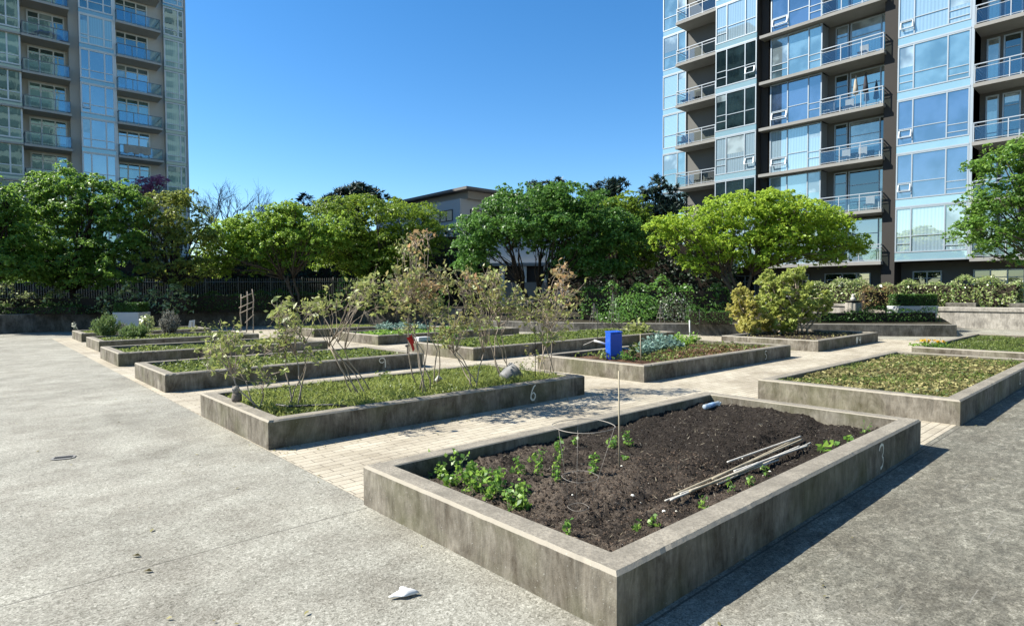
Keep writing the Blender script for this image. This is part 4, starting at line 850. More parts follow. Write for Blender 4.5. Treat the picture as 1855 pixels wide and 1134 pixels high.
#@@BEDPLANTS
# ================================================================== shrubs standing in the beds
def thin_shrub(label, bases, zb, D, clumps, seed, mat, L=.082, per=60, group='tall thin shrubs in bed six', stem=M_twig, r0=.0115, extra=(), name='shrub', dd=.5, lean=.10, rmat=None):
    """bases: stem feet (u, v); clumps: (u, v, ru, rv, count of twig ends[, orange?]); distance D"""
    rng = np.random.default_rng(seed); rn = random.Random(seed); mp = D/FPX
    feet = [G(u, v, zb) for u, v in bases]; root = empty(name, feet[0], label, 'shrub', group)
    D0 = (feet[0]-Vector((0, 0, HC))).dot(fw); mb = MB(); C = []; C2 = []; tips = []
    for cl in clumps:
        u, v, ru, rv, n = cl[:5]
        for _ in range(n):
            t = rn.random()*2*math.pi; q = math.sqrt(rn.random()); Dt = D0+rn.uniform(-dd, dd)
            tips.append((P(u+ru*q*math.cos(t), v+rv*q*math.sin(t), Dt), len(cl) > 5))
    mains = []
    for k, ft in enumerate(feet):
        cand = [t for t, _ in tips]; tgt = cand[rn.randrange(len(cand))]; up_ = ft.lerp(tgt, .62); up_.z = max(up_.z, ft.z+.5*(tgt.z-ft.z)+.05)
        pts = bend(ft, up_, 5, lean, rng=rn); mb.tube(pts, [r0, r0*.95, r0*.85, r0*.78, r0*.7, r0*.62], 6); mains.append(pts)
    for tip, orange in tips:
        best = min(((p-tip).length+.5*max(0, p.z-tip.z), i, p) for i, pts in enumerate(mains) for p in pts[2:]) if False else None
        cands = sorted([((p-tip).length, j, i) for i, pts in enumerate(mains) for j, p in enumerate(pts) if j >= 2 and p.z < tip.z+.1] or [((mains[0][-1]-tip).length, 5, 0)])
        _, j, i = cands[rn.randrange(min(3, len(cands)))]; st = mains[i][j]
        br = bend(st, tip, 4, .14, .03, rn); mb.tube(br, [r0*.55, r0*.48, r0*.4, r0*.34, r0*.22], 5)
        m = int(per*rn.uniform(.6, 1.4)); spots = [tip]+[br[-2].lerp(br[-1], rn.random())+Vector([rn.gauss(0, .09) for _ in range(3)]) for _ in range(9)]
        for s in spots[1:]: mb.tube([br[-2].lerp(br[-1], .5), s], [r0*.26, r0*.14], 4)
        for _ in range(m):
            s = spots[rn.randrange(len(spots))]; (C2 if orange else C).append([s.x+rn.gauss(0, .032), s.y+rn.gauss(0, .032), s.z+rn.gauss(0, .025)])
    mb.build('stems', stem, root, True)
    if C: leaves('foliage', C, mat, root, L, .5, None, .5, rng)
    if C2: leaves('orange_foliage', C2, LEAF_orange, root, L, .5, None, .5, rng)
    return root
ZS = .28
thin_shrub('low shrub with bare pale branches leaning over the left end of bed six', [(470,742),(462,738),(475,745)], ZS, 8.5, [(385,632,30,12,8),(425,612,28,12,6),(450,660,22,16,4),(372,655,12,6,1),(480,690,14,20,3)], 101, LEAF_shrubgreen, per=19, lean=.16)
thin_shrub('upright shrub with pale leaves second from the left in bed six', [(530,738),(522,735),(538,741),(545,730)], ZS, 8.7, [(520,570,28,22,9),(515,610,24,22,8),(490,635,20,14,4),(545,640,24,12,4),(560,555,12,10,2),(505,560,14,10,3)], 102, LEAF_shrubgreen, per=19)
thin_shrub('shrub of few long stems reaching a small tuft above number nine', [(655,722),(648,718),(668,722),(640,716),(675,716)], ZS, 9.4, [(650,520,14,14,4),(672,508,18,16,6),(690,535,14,18,4),(600,545,36,14,5),(570,575,12,20,2),(560,548,10,8,2)], 103, LEAF_shrubgreen, per=19)
thin_shrub('tallest shrub in bed six, orange-tinged leaves rising to a plume in the middle', [(766,712),(760,708),(772,713),(779,710),(786,705),(757,704),(790,700)], ZS, 9.8,
   [(755,425,20,14,5,1),(750,452,22,18,5),(760,480,14,16,3),(735,520,36,26,12),(775,512,34,22,11,1),(790,545,36,26,12),(722,545,20,24,6),(735,575,16,20,3),(720,500,18,14,5),(800,500,20,14,5)], 104, LEAF_shrub, per=19)
thin_shrub('mid-sized olive shrub with pale forked stems right of the tallest one', [(856,702),(850,700),(862,703),(866,698)], ZS, 10.2, [(820,590,36,22,10),(860,578,34,20,10),(800,600,20,14,4),(835,515,30,24,9,),(855,495,14,10,3,1)], 105, LEAF_shrub, per=19)
thin_shrub('olive shrub behind the tipped metal pail in bed six', [(915,690),(908,688),(922,690),(930,686)], ZS, 10.6, [(880,530,30,28,10),(920,545,34,22,11),(945,560,20,16,5),(890,490,16,12,4),(905,500,16,12,4)], 106, LEAF_shrub, per=19)
thin_shrub('pinkish leafy shrub at the right end of bed six', [(985,684),(978,684),(996,682),(1004,680)], ZS, 10.9, [(1000,550,40,28,13),(1030,515,20,20,7,1),(1020,490,10,12,3,1),(960,560,26,22,7),(990,600,36,18,8),(970,640,14,8,3),(1045,540,12,20,3)], 107, LEAF_shrub, per=19)
LEAF_mound = mat_leaf('yellow_green_mound_leaf', [(.14,.20,.035), (.32,.40,.08), (.54,.58,.18)], .4)
for i, (uu, us, lab) in enumerate(((1362, 1, 'bushy golden-green shrub, leftmost in bed four'), (1412, 2, 'bushy green shrub in the middle of bed four'), (1455, 3, 'tallest bushy shrub with pale trunks, rightmost in bed four'))):
    cl = [[(1345,560,26,32,20),(1375,585,30,18,10),(1340,530,16,12,5),(1355,590,24,12,6)], [(1400,530,32,42,28),(1420,580,24,20,10),(1390,505,12,10,4)], [(1440,525,40,36,26),(1435,495,24,12,10),(1465,550,34,34,22),(1490,545,14,24,5),(1440,580,20,10,4)]][i]
    thin_shrub(lab, [(uu-9,604),(uu,605),(uu+9,604),(uu+4,602),(uu-4,603)], .28, 19.6, cl, 110+i, LEAF_mound if i else mat_leaf('golden_shrub_leaf', [(.18,.19,.04), (.40,.40,.09), (.60,.54,.18)], .4), L=.12, per=190, group='bushes in bed four', r0=.036, dd=1.1)
# ================================================================== weeds, grass, ground cover
def scatter(name, label, x0, x1, y0, y1, z, n, mat, L, Wd, seed, stand=None, hz=.0, cat=None, patch=0., upb=.6, hfun=None):
    rng = np.random.default_rng(seed); X = x0+(x1-x0)*rng.random(n*3); Y = y0+(y1-y0)*rng.random(n*3)
    pn = .5+.5*np.sin(X*1.9+seed)*np.sin(Y*2.6+seed*2)+.35*np.sin(X*5.3+Y*4.1)
    keep = rng.random(n*3) < np.clip(1-patch+patch*pn*1.3, .02, 1); X, Y = X[keep][:n], Y[keep][:n]; pn = pn[keep][:n]
    Z = z+hz*rng.random(len(X))*(.5+.7*np.clip(pn, 0, 1.4))+(hfun(X, Y) if hfun else 0)
    o = leaves(name, np.stack([X, Y, Z], 1), mat, None, L, Wd, None, upb, rng, stand=stand)
    return tag(o, label, cat or name.replace('_', ' '), kind='stuff')
scatter('grass', 'yellow-green feathery grass filling bed six', 3.0, 8.3, 7.6, 10.0, .24, 19000, LEAF_grass, .12, .09, 201, .8, .12, 'grass', .55)
scatter('grass', 'low tufts of grass and clover between the shrubs of bed six', 2.95, 8.25, 7.6, 10.0, .24, 9000, LEAF_weed, .035, .6, 202, None, .12, 'grass', .5)
scatter('weeds', 'leafy green weeds in bed nine', 3.05, 8.5, 13.3, 15.65, .22, 12000, LEAF_weed, .06, .55, 203, None, .13, 'weeds', .6)
scatter('weeds', 'sparse bright weeds in the third bed of the left row', 3.2, 8.5, 18.9, 21.3, .20, 6500, LEAF_weed, .07, .55, 204, None, .11, 'weeds', .85)
scatter('weeds', 'thin pale weeds around the rosemary in the far left bed', 3.5, 8.2, 24.2, 26.7, .23, 5000, LEAF_weed, .08, .5, 205, None, .12, 'weeds', .7)
scatter('grass', 'short grass in the farthest left bed before the white planter', 3.7, 8.0, 29.6, 32.0, .27, 8000, LEAF_grass, .08, .2, 206, .8, .06, 'grass', .4)
scatter('fallen_leaves', 'dry tan leaves spread over the right bed', 10.6, 17.5, 2.25, 4.75, .24, 13000, LEAF_litter, .085, .65, 207, None, .07, 'fallen leaves', .3, 1.0)
scatter('weeds', 'low green weeds growing through the dry leaves', 10.6, 17.5, 2.25, 4.75, .24, 13000, LEAF_weed, .045, .55, 208, None, .09, 'weeds', .45)
scatter('grass', 'thin grass in the far right bed with orange flowers', 19.9, 26.8, 2.1, 4.7, .25, 9000, LEAF_weed, .07, .3, 209, .9, .06, 'grass', .75)
scatter('ground_cover', 'low leafy greens in the long bed behind the blue bin', 10.8, 20.3, 13.4, 16.3, .24, 15000, LEAF_weed, .085, .6, 210, None, .14, 'ground cover', .5)
scatter('grass', 'grass in the small far bed painted fourteen', 11.4, 14.4, 25.4, 27.7, .31, 6000, LEAF_grass, .08, .25, 211, .8, .08, 'grass', .3)
scatter('ground_cover', 'pale low greens between the cabbages', 11.4, 18.0, 19.8, 22.5, .24, 6000, LEAF_green, .08, .6, 212, None, .12, 'ground cover', .5)
scatter('fallen_leaves', 'dark fallen leaves under the bushes of bed four', 20.1, 25.2, 7.8, 10.6, .275, 500, LEAF_litter, .06, .6, 213, None, .03, 'fallen leaves', .6, 1.)
# dark dug soil: crumbs and pale flecks
def crumbs(name, label, n, mat, r0, r1, seed, box_, hf, z, kind='stuff'):
    rng = np.random.default_rng(seed); vs = []; fs = []
    X = box_[0]+(box_[1]-box_[0])*rng.random(n); Y = box_[2]+(box_[3]-box_[2])*rng.random(n); Zs = z+(hf(X, Y) if hf else np.zeros(n))
    R_ = r0+(r1-r0)*rng.random(n)**3; oc = np.array([(1,0,0),(0,1,0),(-1,0,0),(0,-1,0),(0,0,1),(0,0,-1)], float)
    V = (oc[None]*(.6+.8*rng.random((n, 6, 1)))*R_[:, None, None]*np.array([1, 1, .75])+np.stack([X, Y, Zs], 1)[:, None]).reshape(-1, 3)
    tri = [(0,1,4),(1,2,4),(2,3,4),(3,0,4),(1,0,5),(2,1,5),(3,2,5),(0,3,5)]
    mb = MB(); mb.v = V.tolist(); mb.f = [(6*i+a, 6*i+b, 6*i+c) for i in range(n) for a, b, c in tri]
    o = mb.build(name, mat); return tag(o, label, 'soil' if 'crumb' in name else 'pebbles', kind=kind)
def h3s(X, Y):
    r = sm(Y, 2.95+.035*(X-3.5)+.8*(.10*np.sin(X*3.1)+.06*np.sin(X*7.3+1)+.05*np.sin(Y*5+X*2))-.10, 2.95+.035*(X-3.5)+.8*(.10*np.sin(X*3.1)+.06*np.sin(X*7.3+1)+.05*np.sin(Y*5+X*2))+.13)*sm(X, 3.15+.08*np.sin(Y*6), 3.7)
    return .068*r-.045+.028*sm(2.62-Y, 0, .3)+.012*np.sin(X*9+Y*4)+.010*np.sin(Y*13-X*5)+.008*np.sin(X*23+1)*np.sin(Y*19)
M_crumb = plain('soil_crumb', (.036,.029,.024), .95, .1, var=.6, vs=60)
crumbs('soil_crumbs', 'crumbs and small clods on the dark dug soil of bed three', 14000, M_crumb, .004, .019, 301, (2.83, 8.27, 2.25, 4.68), h3s, .225)
crumbs('soil_crumbs', 'drier brown crumbs along the near edge of bed three', 5000, plain('dry_crumb', (.13,.095,.07), .95, .1, var=.5, vs=60), .003, .012, 302, (2.83, 5.5, 2.25, 3.6), h3s, .226)
crumbs('soil_flecks', 'pale flecks sprinkled through the soil of bed three', 500, plain('pale_fleck', (.34,.31,.27), .8, var=.2), .003, .007, 303, (2.85, 8.2, 2.3, 4.6), h3s, .232)
scatter('straw', 'bits of straw and root on the soil of bed three', 2.9, 8.2, 2.3, 4.6, .232, 900, mat_leaf('straw_bit', [(.10,.08,.05), (.30,.25,.17), (.45,.40,.3)], .1), .05, .09, 310, None, .0, 'straw', 0, 1.5, hfun=h3s)
scatter('fallen_leaves', 'scraps of leaf and grit blown over the paving and concrete', -3, 24, 1.0, 26, .004, 900, LEAF_litter, .035, .5, 311, None, .008, 'fallen leaves', .8, 4.)
scatter('fallen_leaves', 'leaf scraps gathered along the foot of the shrub bed', 2.7, 9.5, 7.0, 7.37, .006, 260, LEAF_litter, .03, .5, 312, None, .01, 'fallen leaves', .5, 3.)
# little white stones
stn = None
for i, (u, v) in enumerate(((1037,896),(1126,840),(1146,893),(1160,898),(1225,912),(1203,915),(1383,846),(1405,848),(1395,838),(1345,822))):
    q = G(u, v, .25); r = .009+.004*((i*7) % 3); mb = MB(); rn = random.Random(i)
    mb.lathe((q.x, q.y, .222+float(h3s(np.array([q.x]), np.array([q.y]))[0])), [(r*.5, -r*.2), (r, r*.2), (r*.8, r*.7), (r*.3, r)], 7)
    tag(mb.build('stone', M_paint), 'small white stone lying on the soil of bed three', 'stone', 'small white stones in bed three')
def soil3(u, v):
    q = G(u, v, .23); 
    for _ in range(3): q = G(u, v, .222+float(h3s(np.array([q.x]), np.array([q.y]))[0]))
    return q
# pea plants and seedlings
def seedling(label, foot, h, seed, mat=LEAF_pea, L=.036, stems=3, per=14, lean=.25, name='pea_plant', group=None, Wd=.75, cat='plant', spread=.012):
    rn = random.Random(seed); rng = np.random.default_rng(seed); root = empty(name, foot, label, cat, group); mb = MB(); C = []
    for s in range(stems):
        a = foot+Vector((rn.gauss(0, spread), rn.gauss(0, spread), -.01)); hh = h*rn.uniform(.6, 1.1)
        e = foot+Vector((rn.uniform(-lean, lean)*h, rn.uniform(-lean, lean)*h, hh)); pts = bend(a, e, 5, .10, rng=rn); mb.tube(pts, [.003, .0028, .0026, .0023, .002, .0012], 4, False)
        for k in range(per):
            t = (k+.6)/per; i = min(4, int(t*5)); p = pts[i].lerp(pts[i+1], t*5-i); o = Vector((rn.uniform(-1, 1), rn.uniform(-1, 1), rn.uniform(-.1, .6))).normalized()*L*rn.uniform(.5, .9)
            mb.tube([p, p+o*.6], [.0012, .0008], 3, False); C.append(p+o)
    mb.build('stem', plain_stem, root); leaves('foliage', [list(c) for c in C], mat, root, L, Wd, None, .5, rng, Ljit=.28); return root
plain_stem = plain('green_stem', (.14,.24,.06), .6, .3)
pea = [((783,850),.15),((800,868),.13),((828,862),.24),((846,880),.15),((868,892),.17),((852,862),.12),((890,905),.15),((905,885),.16),((925,915),.14),((945,925),.12),((880,872),.12),((815,880),.10),((942,900),.13)]
desc = ['in the far left corner of bed three', 'second from the far left corner', 'the tall pointed one near the back wall', 'low and lush beside the left wall of bed three', 'with round pale leaves in the thick of the row', 'small one behind the thick of the row', 'bright yellow-green against the left wall', 'set slightly back from the left wall', 'near the front end of the row', 'last at the front end of the row', 'short one in the middle of the row', 'lowest one in the back corner', 'single one on the inner side of the row']
for i, ((u, v), h) in enumerate(pea):
    seedling('pea plant '+desc[i], soil3(u, v), h, 400+i, stems=6 if i != 2 else 4, per=13, group='pea plants along the left wall of bed three', L=.040, spread=.05, lean=.45)
sd_ = [((943,860),.16,'leftmost seedling on the soil mound, thin and pale'), ((975,862),.26,'tallest bushy seedling on the soil mound'), ((1012,842),.26,'narrow tall seedling behind the wire ring'), ((1010,872),.15,'short seedling inside the wire cage, yellow tips'),
       ((1078,858),.20,'seedling right of the wire cage in a loose spray'), ((1042,806),.10,'small seedling beneath the top wire ring'), ((1110,812),.14,'droopy light seedling left of the wooden stake'), ((1136,806),.16,'large-leaved seedling right of the wooden stake'), ((1132,834),.05,'tiny sprout at the foot of the wooden stake'),
       ((1028,972),.12,'pale green seedling close to the near left wall'), ((1158,962),.06,'tiny yellow-green sprout near the front corner of bed three'), ((1188,955),.08,'second yellow-green sprout near the front corner'), ((1275,922),.09,'light green seedling beside the near wall, left of the canes'),
       ((1325,890),.10,'bright seedling growing under the middle of the canes'), ((1360,880),.08,'small pale seedling right of the canes middle'), ((1385,862),.10,'spiky seedling at the upper end of the canes'), ((930,858),.05,'tiny grey sprout by the back wall'), ((962,838),.10,'grey-tipped sprout nearest the back wall')]
for i, ((u, v), h, l) in enumerate(sd_):
    seedling(l, soil3(u, v), h, 450+i, stems=3 if h > .12 else 2, per=13 if h > .12 else 8, L=.040 if h < .2 else .046, name='seedling', cat='seedling', group='seedlings in bed three', Wd=.6)
for i, ((u, v), h, l, LL) in enumerate((((1490,818),.06,'squash seedling with round bright leaves at the end of the canes',.085), ((1515,808),.06,'squash seedling with broad leaves second from the canes',.075), ((1535,800),.06,'pale squash vine near the far right wall',.05), ((1562,785),.16,'tall pale curling sprout by the far right corner of bed three',.035))):
    seedling(l, soil3(u, v), h, 480+i, stems=3, per=3, L=LL, name='squash_plant', cat='squash plant', group='squash plants in bed three', Wd=.9, lean=.9)
# wire tomato cage
c0 = soil3(1046, 938); cage = empty('tomato_cage', c0, 'grey wire tomato cage with a wide top ring in bed three', 'tomato cage'); M_wire = plain('rusty_wire', (.34,.31,.27), .6, .4, metal=.3)
tc = P(1057, 771, (c0-Vector((0, 0, HC))).dot(fw)); Hc = tc.z-c0.z; rT = 57*(c0-Vector((0, 0, HC))).dot(fw)/FPX
for nm_i, (t_, nm) in enumerate(((1., 'ring'), (.45, 'ring'), (.12, 'ring'))):
    cc = c0.lerp(tc, t_); r = rT*(.25+.75*t_); mb = MB(); pts = [cc+Vector((r*math.cos(a), r*math.sin(a), .004*math.sin(3*a))) for a in [k*2*math.pi/36 for k in range(37)]]
    mb.tube(pts, .0032 if nm_i == 0 else .0016, 5, False); mb.build(nm, M_wire, cage, True)
for k in range(3):
    a = 2*math.pi*k/3+.9; mb = MB(); dv = Vector((math.cos(a), math.sin(a), 0)); mb.tube([c0+dv*rT*.2-Vector((0, 0, .06)), c0.lerp(tc, .5)+dv*rT*.62, tc+dv*rT], .0013, 5); mb.build('leg', M_wire, cage, True)
# wooden stake
def stake(label, u, v0, v1, z, r, mat, name='stake', cat='stake', ridge=0):
    q = soil3(u, v0) if z is None else G(u, v0, z); D = (q-Vector((0, 0, HC))).dot(fw); t = P(u-1, v1, D); mb = MB(); mb.tube([q-Vector((0, 0, .05)), q.lerp(t, .5), t], [r, r*.97, r*.9], 8)
    return tag(mb.build(name, mat, smooth=True), label, cat)
M_cane = plain('bamboo_cane', (.42,.36,.25), .6, .3, var=.3, vs=12); M_canep = plain('bleached_cane', (.66,.62,.54), .6, .3, var=.22, vs=14)
stake('thin upright wooden stake in bed three', 1122, 846, 672, None, .008, M_cane)
stake('bamboo stake among the vegetables beside the blue bin', 1161, 655, 605, .27, .011, M_cane)
stake('white plastic pipe standing in bed five', 1250, 618, 580, .27, .022, M_white, 'pipe', 'pipe')
stake('thin dark rod upright in bed five behind the blue bin', 1268, 616, 560, .27, .008, M_black, 'rod', 'rod')
stake('thin dark rod in the long bed above the blue bin', 1122, 612, 565, .3, .010, M_black, 'rod', 'rod')
stake('thin dark rod beside the middle maple in the long bed', 1083, 618, 560, .3, .010, M_black, 'rod', 'rod')
stake('dark rod among the tall shrubs, right end', 970, 690, 560, .27, .007, M_black, 'rod', 'rod')
# bundle of canes
mids = [((1205,914),(1400,842)),((1222,905),(1452,803)),((1215,916),(1448,816)),((1232,900),(1410,838)),((1290,880),(1440,806)),((1318,848),(1450,800)),((1300,886),(1468,809)),((1250,902),(1380,850)),((1330,862),(1462,815)),((1345,852),(1400,835))]
cl_ = ['lowest and nearest', 'long one crossing the others', 'second from the near side', 'dark thin one in the middle', 'topmost one', 'bleached one on the far side', 'whitest one reaching the squash', 'short stub underneath', 'thick one at the upper end', 'short split piece on top']
for i, (a, b) in enumerate(mids):
    pa, pb = soil3(*a), soil3(*b); r = .008+.004*((i*5) % 3)/2; n = 7; lift = .012+.012*(i % 3); mb = MB(); pts = [pa.lerp(pb, k/n)+Vector((0, 0, lift+r)) for k in range(n+1)]
    zmax = max(soil3(a[0]+(b[0]-a[0])*k/8, a[1]+(b[1]-a[1])*k/8).z-(pa.z+(pb.z-pa.z)*k/8) for k in range(9)); pts = [p+Vector((0, 0, max(0, zmax*.8))) for p in pts]
    P2 = []; R2 = []
    for k in range(n+1):
        P2.append(pts[k]); R2.append(r*(1.14 if 0 < k < n else 1))
        if k < n: P2 += [pts[k].lerp(pts[k+1], .12), pts[k].lerp(pts[k+1], .88)]; R2 += [r*.96, r*.96]
    mb.tube(P2, R2, 7); tag(mb.build('cane', M_canep if i % 3 != 1 else M_cane, smooth=True), 'cane in the bundle on the dark soil, '+cl_[i], 'cane', 'canes lying in bed three')
# water bottle
q = soil3(1277, 742); q2 = soil3(1303, 735); ax = (q2-q).normalized(); L_ = (q2-q).length+.06; q = q-ax*.02+Vector((0, 0, .04))
bo = empty('water_bottle', q, 'crumpled blue-labelled clear plastic bottle lying in the back corner of bed three', 'bottle'); mb = MB()
prof = [(.02, 0), (.034, .01)]+[(.034+.0025*(k % 2), .02+k*(L_-.09)/9) for k in range(10)]+[(.030, L_-.06), (.014, L_-.03), (.013, L_-.015)]
M_bot = NM('pale_blue_bottle_plastic'); sh = M_bot.bsdf((.62,.72,.80), .12, .6); tr_ = M_bot.n('BsdfTransparent'); tr_.inputs[0].default_value = (.8,.9,1,1); mx = M_bot.n('MixShader'); mx.inputs[0].default_value = .35; M_bot.l(sh, mx.inputs[1]); M_bot.l(tr_.outputs[0], mx.inputs[2]); M_bot = M_bot.done(mx.outputs[0])
mb.lathe(q, prof, 16, ax); mb.build('bottle_body', M_bot, bo, True)
mb = MB(); mb.lathe(q, [(.0362, L_*.28), (.0365, L_*.55), (.036, L_*.56)], 16, ax); mb.build('label_band', plain('blue_label', (.30,.45,.68), .4, .4, var=.5, vs=60), bo, True)
mb = MB(); mb.lathe(q, [(.016, L_-.02), (.016, L_+.005), (.01, L_+.006)], 12, ax); mb.build('cap', M_white, bo, True)
# ================================================================== bed six objects
q = G(926, 688, .30); Dq = (q-Vector((0, 0, HC))).dot(fw); pc = P(926, 679, Dq); ax = (rt*.72+Vector((0, 0, .55))+fw*.35).normalized(); pail = empty('pail', q, 'tipped-over grey metal pail lying in the grass of bed six', 'pail'); mb = MB()
r = 18*Dq/FPX; mb.lathe(pc-ax*r*.9, [(r*.80, 0), (r*.83, .01), (r*.92, r*.7), (r*1.0, r*1.5), (r*1.04, r*1.52), (r*1.04, r*1.6), (r*.98, r*1.6), (r*.96, r*1.5), (r*.78, .03)], 28, ax); mb.build('pail_body', plain('dull_zinc', (.20,.20,.20), .6, .3, metal=0, var=.3), pail, True)
mb = MB(); b1 = ax.cross(fw).normalized(); mb.tube([pc+ax*r*.62+(b1*math.cos(t)+fw*math.sin(t)-ax*.5*math.sin(t))*r*1.05 for t in [math.pi*k/14 for k in range(15)]], .005, 5); mb.build('handle', M_black, pail, True)
q = G(790, 684, .42); mb = MB(); mb.lathe(q-Vector((0, 0, .06)), [(.035, 0), (.05, .1), (.052, .1), (.047, .1), (.033, .01)], 16, (.5, -.5, .7)); tag(mb.build('plastic_cup', M_white, smooth=True), 'white plastic cup tipped in the grass behind the tallest shrub', 'cup')
# stone animal figure on the wall of bed six
q = G(429, 727, HB); s = .95; fg = empty('owl_figure', q, 'small weathered stone owl-like figure standing on the left wall of bed six', 'figurine'); M_stone = plain('weathered_stone', (.20,.17,.145), .9, .15, var=.5, vs=35, bump=.5, bs=60)
mb = MB(); mb.lathe(q, [(.05,0),(.068,.012),(.072,.05),(.066,.09),(.055,.12),(.03,.13)], 14); mb.build('body', M_stone, fg, True)
mb = MB(); hq = q+Vector((-.012, 0, .125)); mb.lathe(hq, [(.035,-.01),(.052,.02),(.056,.05),(.045,.08),(.02,.095),(.004,.098)], 14); mb.build('head', plain('bleached_stone', (.36,.33,.29), .9, .15, var=.4, vs=35, bump=.4), fg, True)
for sg in (-1, 1): mb = MB(); mb.lathe(hq+rt*sg*.035+Vector((0, 0, .07)), [(.018,0),(.014,.02),(.003,.035)], 8); mb.build('ear', M_stone, fg, True)
for sg in (-1, 1): mb = MB(); mb.lathe(hq-fw*.046+rt*sg*.02+Vector((0, 0, .045)), [(.009,-.003),(.009,.003),(.004,.006)], 8, -fw); mb.build('eye', M_black, fg, True)
mb = MB(); mb.lathe(hq-fw*.05+Vector((0, 0, .028)), [(.009,0),(.005,.012),(.001,.02)], 6, -fw-Vector((0, 0, .6))); mb.build('beak', M_stone, fg, True)
# black drip hose / stick lying in the grass
a, b = G(500, 733, .36), G(628, 736, .36); mb = MB(); mb.tube(bend(a, b, 6, .03, rng=random.Random(3)), .017, 7); tag(mb.build('rod', M_black, smooth=True), 'black stick lying in the grass at the left of bed six', 'stick')
# red ribbon tied round the shrub stems, solar lamp, white tub
q = G(766, 712, ZS); Dq = (q-Vector((0, 0, HC))).dot(fw); rb = [P(744+dx, v, Dq-.02) for dx, v in ((-3,612),(2,622),(4,632))]
M_red = plain('red_ribbon_cloth', (.62,.04,.03), .6, .2); mb = MB()
mb.add([rb[0]-rt*.04, rb[0]+rt*.02+Vector((0,0,.02)), rb[1]+rt*.02, rb[1]-rt*.02-Vector((0,0,.02)), rb[2]-rt*.0-Vector((0,0,.05)), rb[2]+rt*.03, rb[1]+rt*.05-fw*.02, rb[0]+rt*.0-fw*.04+Vector((0,0,.05)), rb[0]+rt*.04+Vector((0,0,.05))], [(0,1,2,3),(3,2,5,4),(1,7,6,2),(1,8,6)]); o = mb.build('ribbon', M_red); tag(o, 'red ribbon tied round shrub stems in front of bed nine', 'ribbon'); m_ = o.modifiers.new('thick', 'SOLIDIFY'); m_.thickness = .004
q = onY(13.19, 738, 637); q.z = HB; sl = empty('solar_lamp', q, 'small black solar path lamp standing on the right end of bed nine', 'lamp')
mb = MB(); mb.tube([q, q+Vector((0, 0, .17))], .014, 8); mb.build('post', M_black, sl); mb = MB(); mb.lathe(q+Vector((0, 0, .17)), [(.03,0),(.055,.02),(.06,.05),(.03,.065)], 14); mb.build('lamp_head', M_black, sl, True)
q = G(765, 618, HB); mb = MB(); mb.box(q-Vector((.22,.12,0)), q+Vector((.22,.12,.14))); tag(mb.build('plastic_box', M_white, bevel=.02), 'white plastic tub resting on the left wall of the long bed', 'box')
# plant at right front of bed six: dry stalks
seedling('dry straw-coloured herb clump at the right end of bed six', G(945, 690, .28), .42, 495, LEAF_shrubgreen, .06, 9, 12, .5, 'herb_clump', None, .4, spread=.12)
seedling('leafy weed clump leaning on the back wall of bed six', G(700, 690, .30), .16, 496, LEAF_weed, .06, 8, 10, .9, 'weed_clump', None, .6, spread=.2)
# ================================================================== bed five: bin, kale, vegetables
q = G(1112, 650, .26); Dq = (q-Vector((0, 0, HC))).dot(fw); mp = Dq/FPX
M_blue = plain('cobalt_blue_plastic', (.012,.10,.62), .38, .5, var=.05, vs=2)
bn = empty('blue_bin', q, 'cobalt-blue plastic bin standing upside down on a pole in bed five', 'bin')
rh_ = Vector((rt.x, rt.y, 0)).normalized(); fh_ = Vector((fw.x, fw.y, 0)).normalized(); ang = R(18); ex = rh_*math.cos(ang)+fh_*math.sin(ang); ey = -rh_*math.sin(ang)+fh_*math.cos(ang)
def bx(mb, x0, x1, y0, y1, z0, z1, tp=1.): # tapered box in the bin's frame
    vs = []
    for z, k in ((z0, 1.), (z1, tp)):
        for x, y in ((x0, y0), (x1, y0), (x1, y1), (x0, y1)): vs.append(q+ex*(x*k)+ey*(y*k)+Vector((0, 0, z)))
    mb.add(vs, [(0,3,2,1),(4,5,6,7),(0,1,5,4),(1,2,6,5),(2,3,7,6),(3,0,4,7)]); return mb
bz = 48*mp; hw = 12.2*mp
bx(MB(), -hw*1.0, hw*1.0, -hw*.85, hw*.85, .15*bz, bz, .98).build('bin_body', M_blue, bn, bevel=.025)
bx(MB(), -hw*1.02, hw*1.02, -hw*.9, hw*.9, bz-.002, bz+.03).build('bin_base', M_blue, bn, bevel=.01)
bx(MB(), -hw*.94, hw*.94, -hw*.8, hw*.8, -.02, .149*bz, 1.04).build('bin_lid', plain('navy_plastic', (.008,.03,.28), .4, .5), bn, bevel=.015)
mb = MB(); bx(mb, hw*.1, hw*.85, -hw*.87, -hw*.83, .10*bz, .125*bz); mb.build('latch', M_white, bn)
mb = MB(); c_ = q+ex*hw*1.02+Vector((0, 0, bz*.62)); mb.tube([c_+ex*.05*math.sin(t)*(1)+Vector((0, 0, .13*math.cos(t))) for t in [math.pi*k/10 for k in range(11)]]+[c_+ex*.02-Vector((0,0,.10)), c_+ex*.015+Vector((0,0,.10))], .012, 6); mb.build('handle', M_white, bn, True)
bn.rotation_euler = (.03, -.05, 0)
a, b = P(1076, 617, Dq+.1), P(1100, 624, Dq+.1); mb = MB(); mb.tube([a, b+(b-a)*.3], .028, 10); tag(mb.build('pipe', M_white, smooth=True), 'thick white pipe lying across bed five behind the blue bin', 'pipe')
a2 = P(1057, 625, Dq+.1); mb = MB(); mb.tube([a, a2], .008, 6); tag(mb.build('rod', M_canep), 'thin pale rod leaning from the end of the white pipe', 'rod')
a, b = P(1120, 629, Dq+.15), P(1142, 633, Dq+.1); mb = MB(); mb.tube([a, b], .014, 8); tag(mb.build('rod', plain('pale_blue_tube', (.3,.5,.7), .4)), 'pale blue tube sticking out right of the blue bin', 'rod')
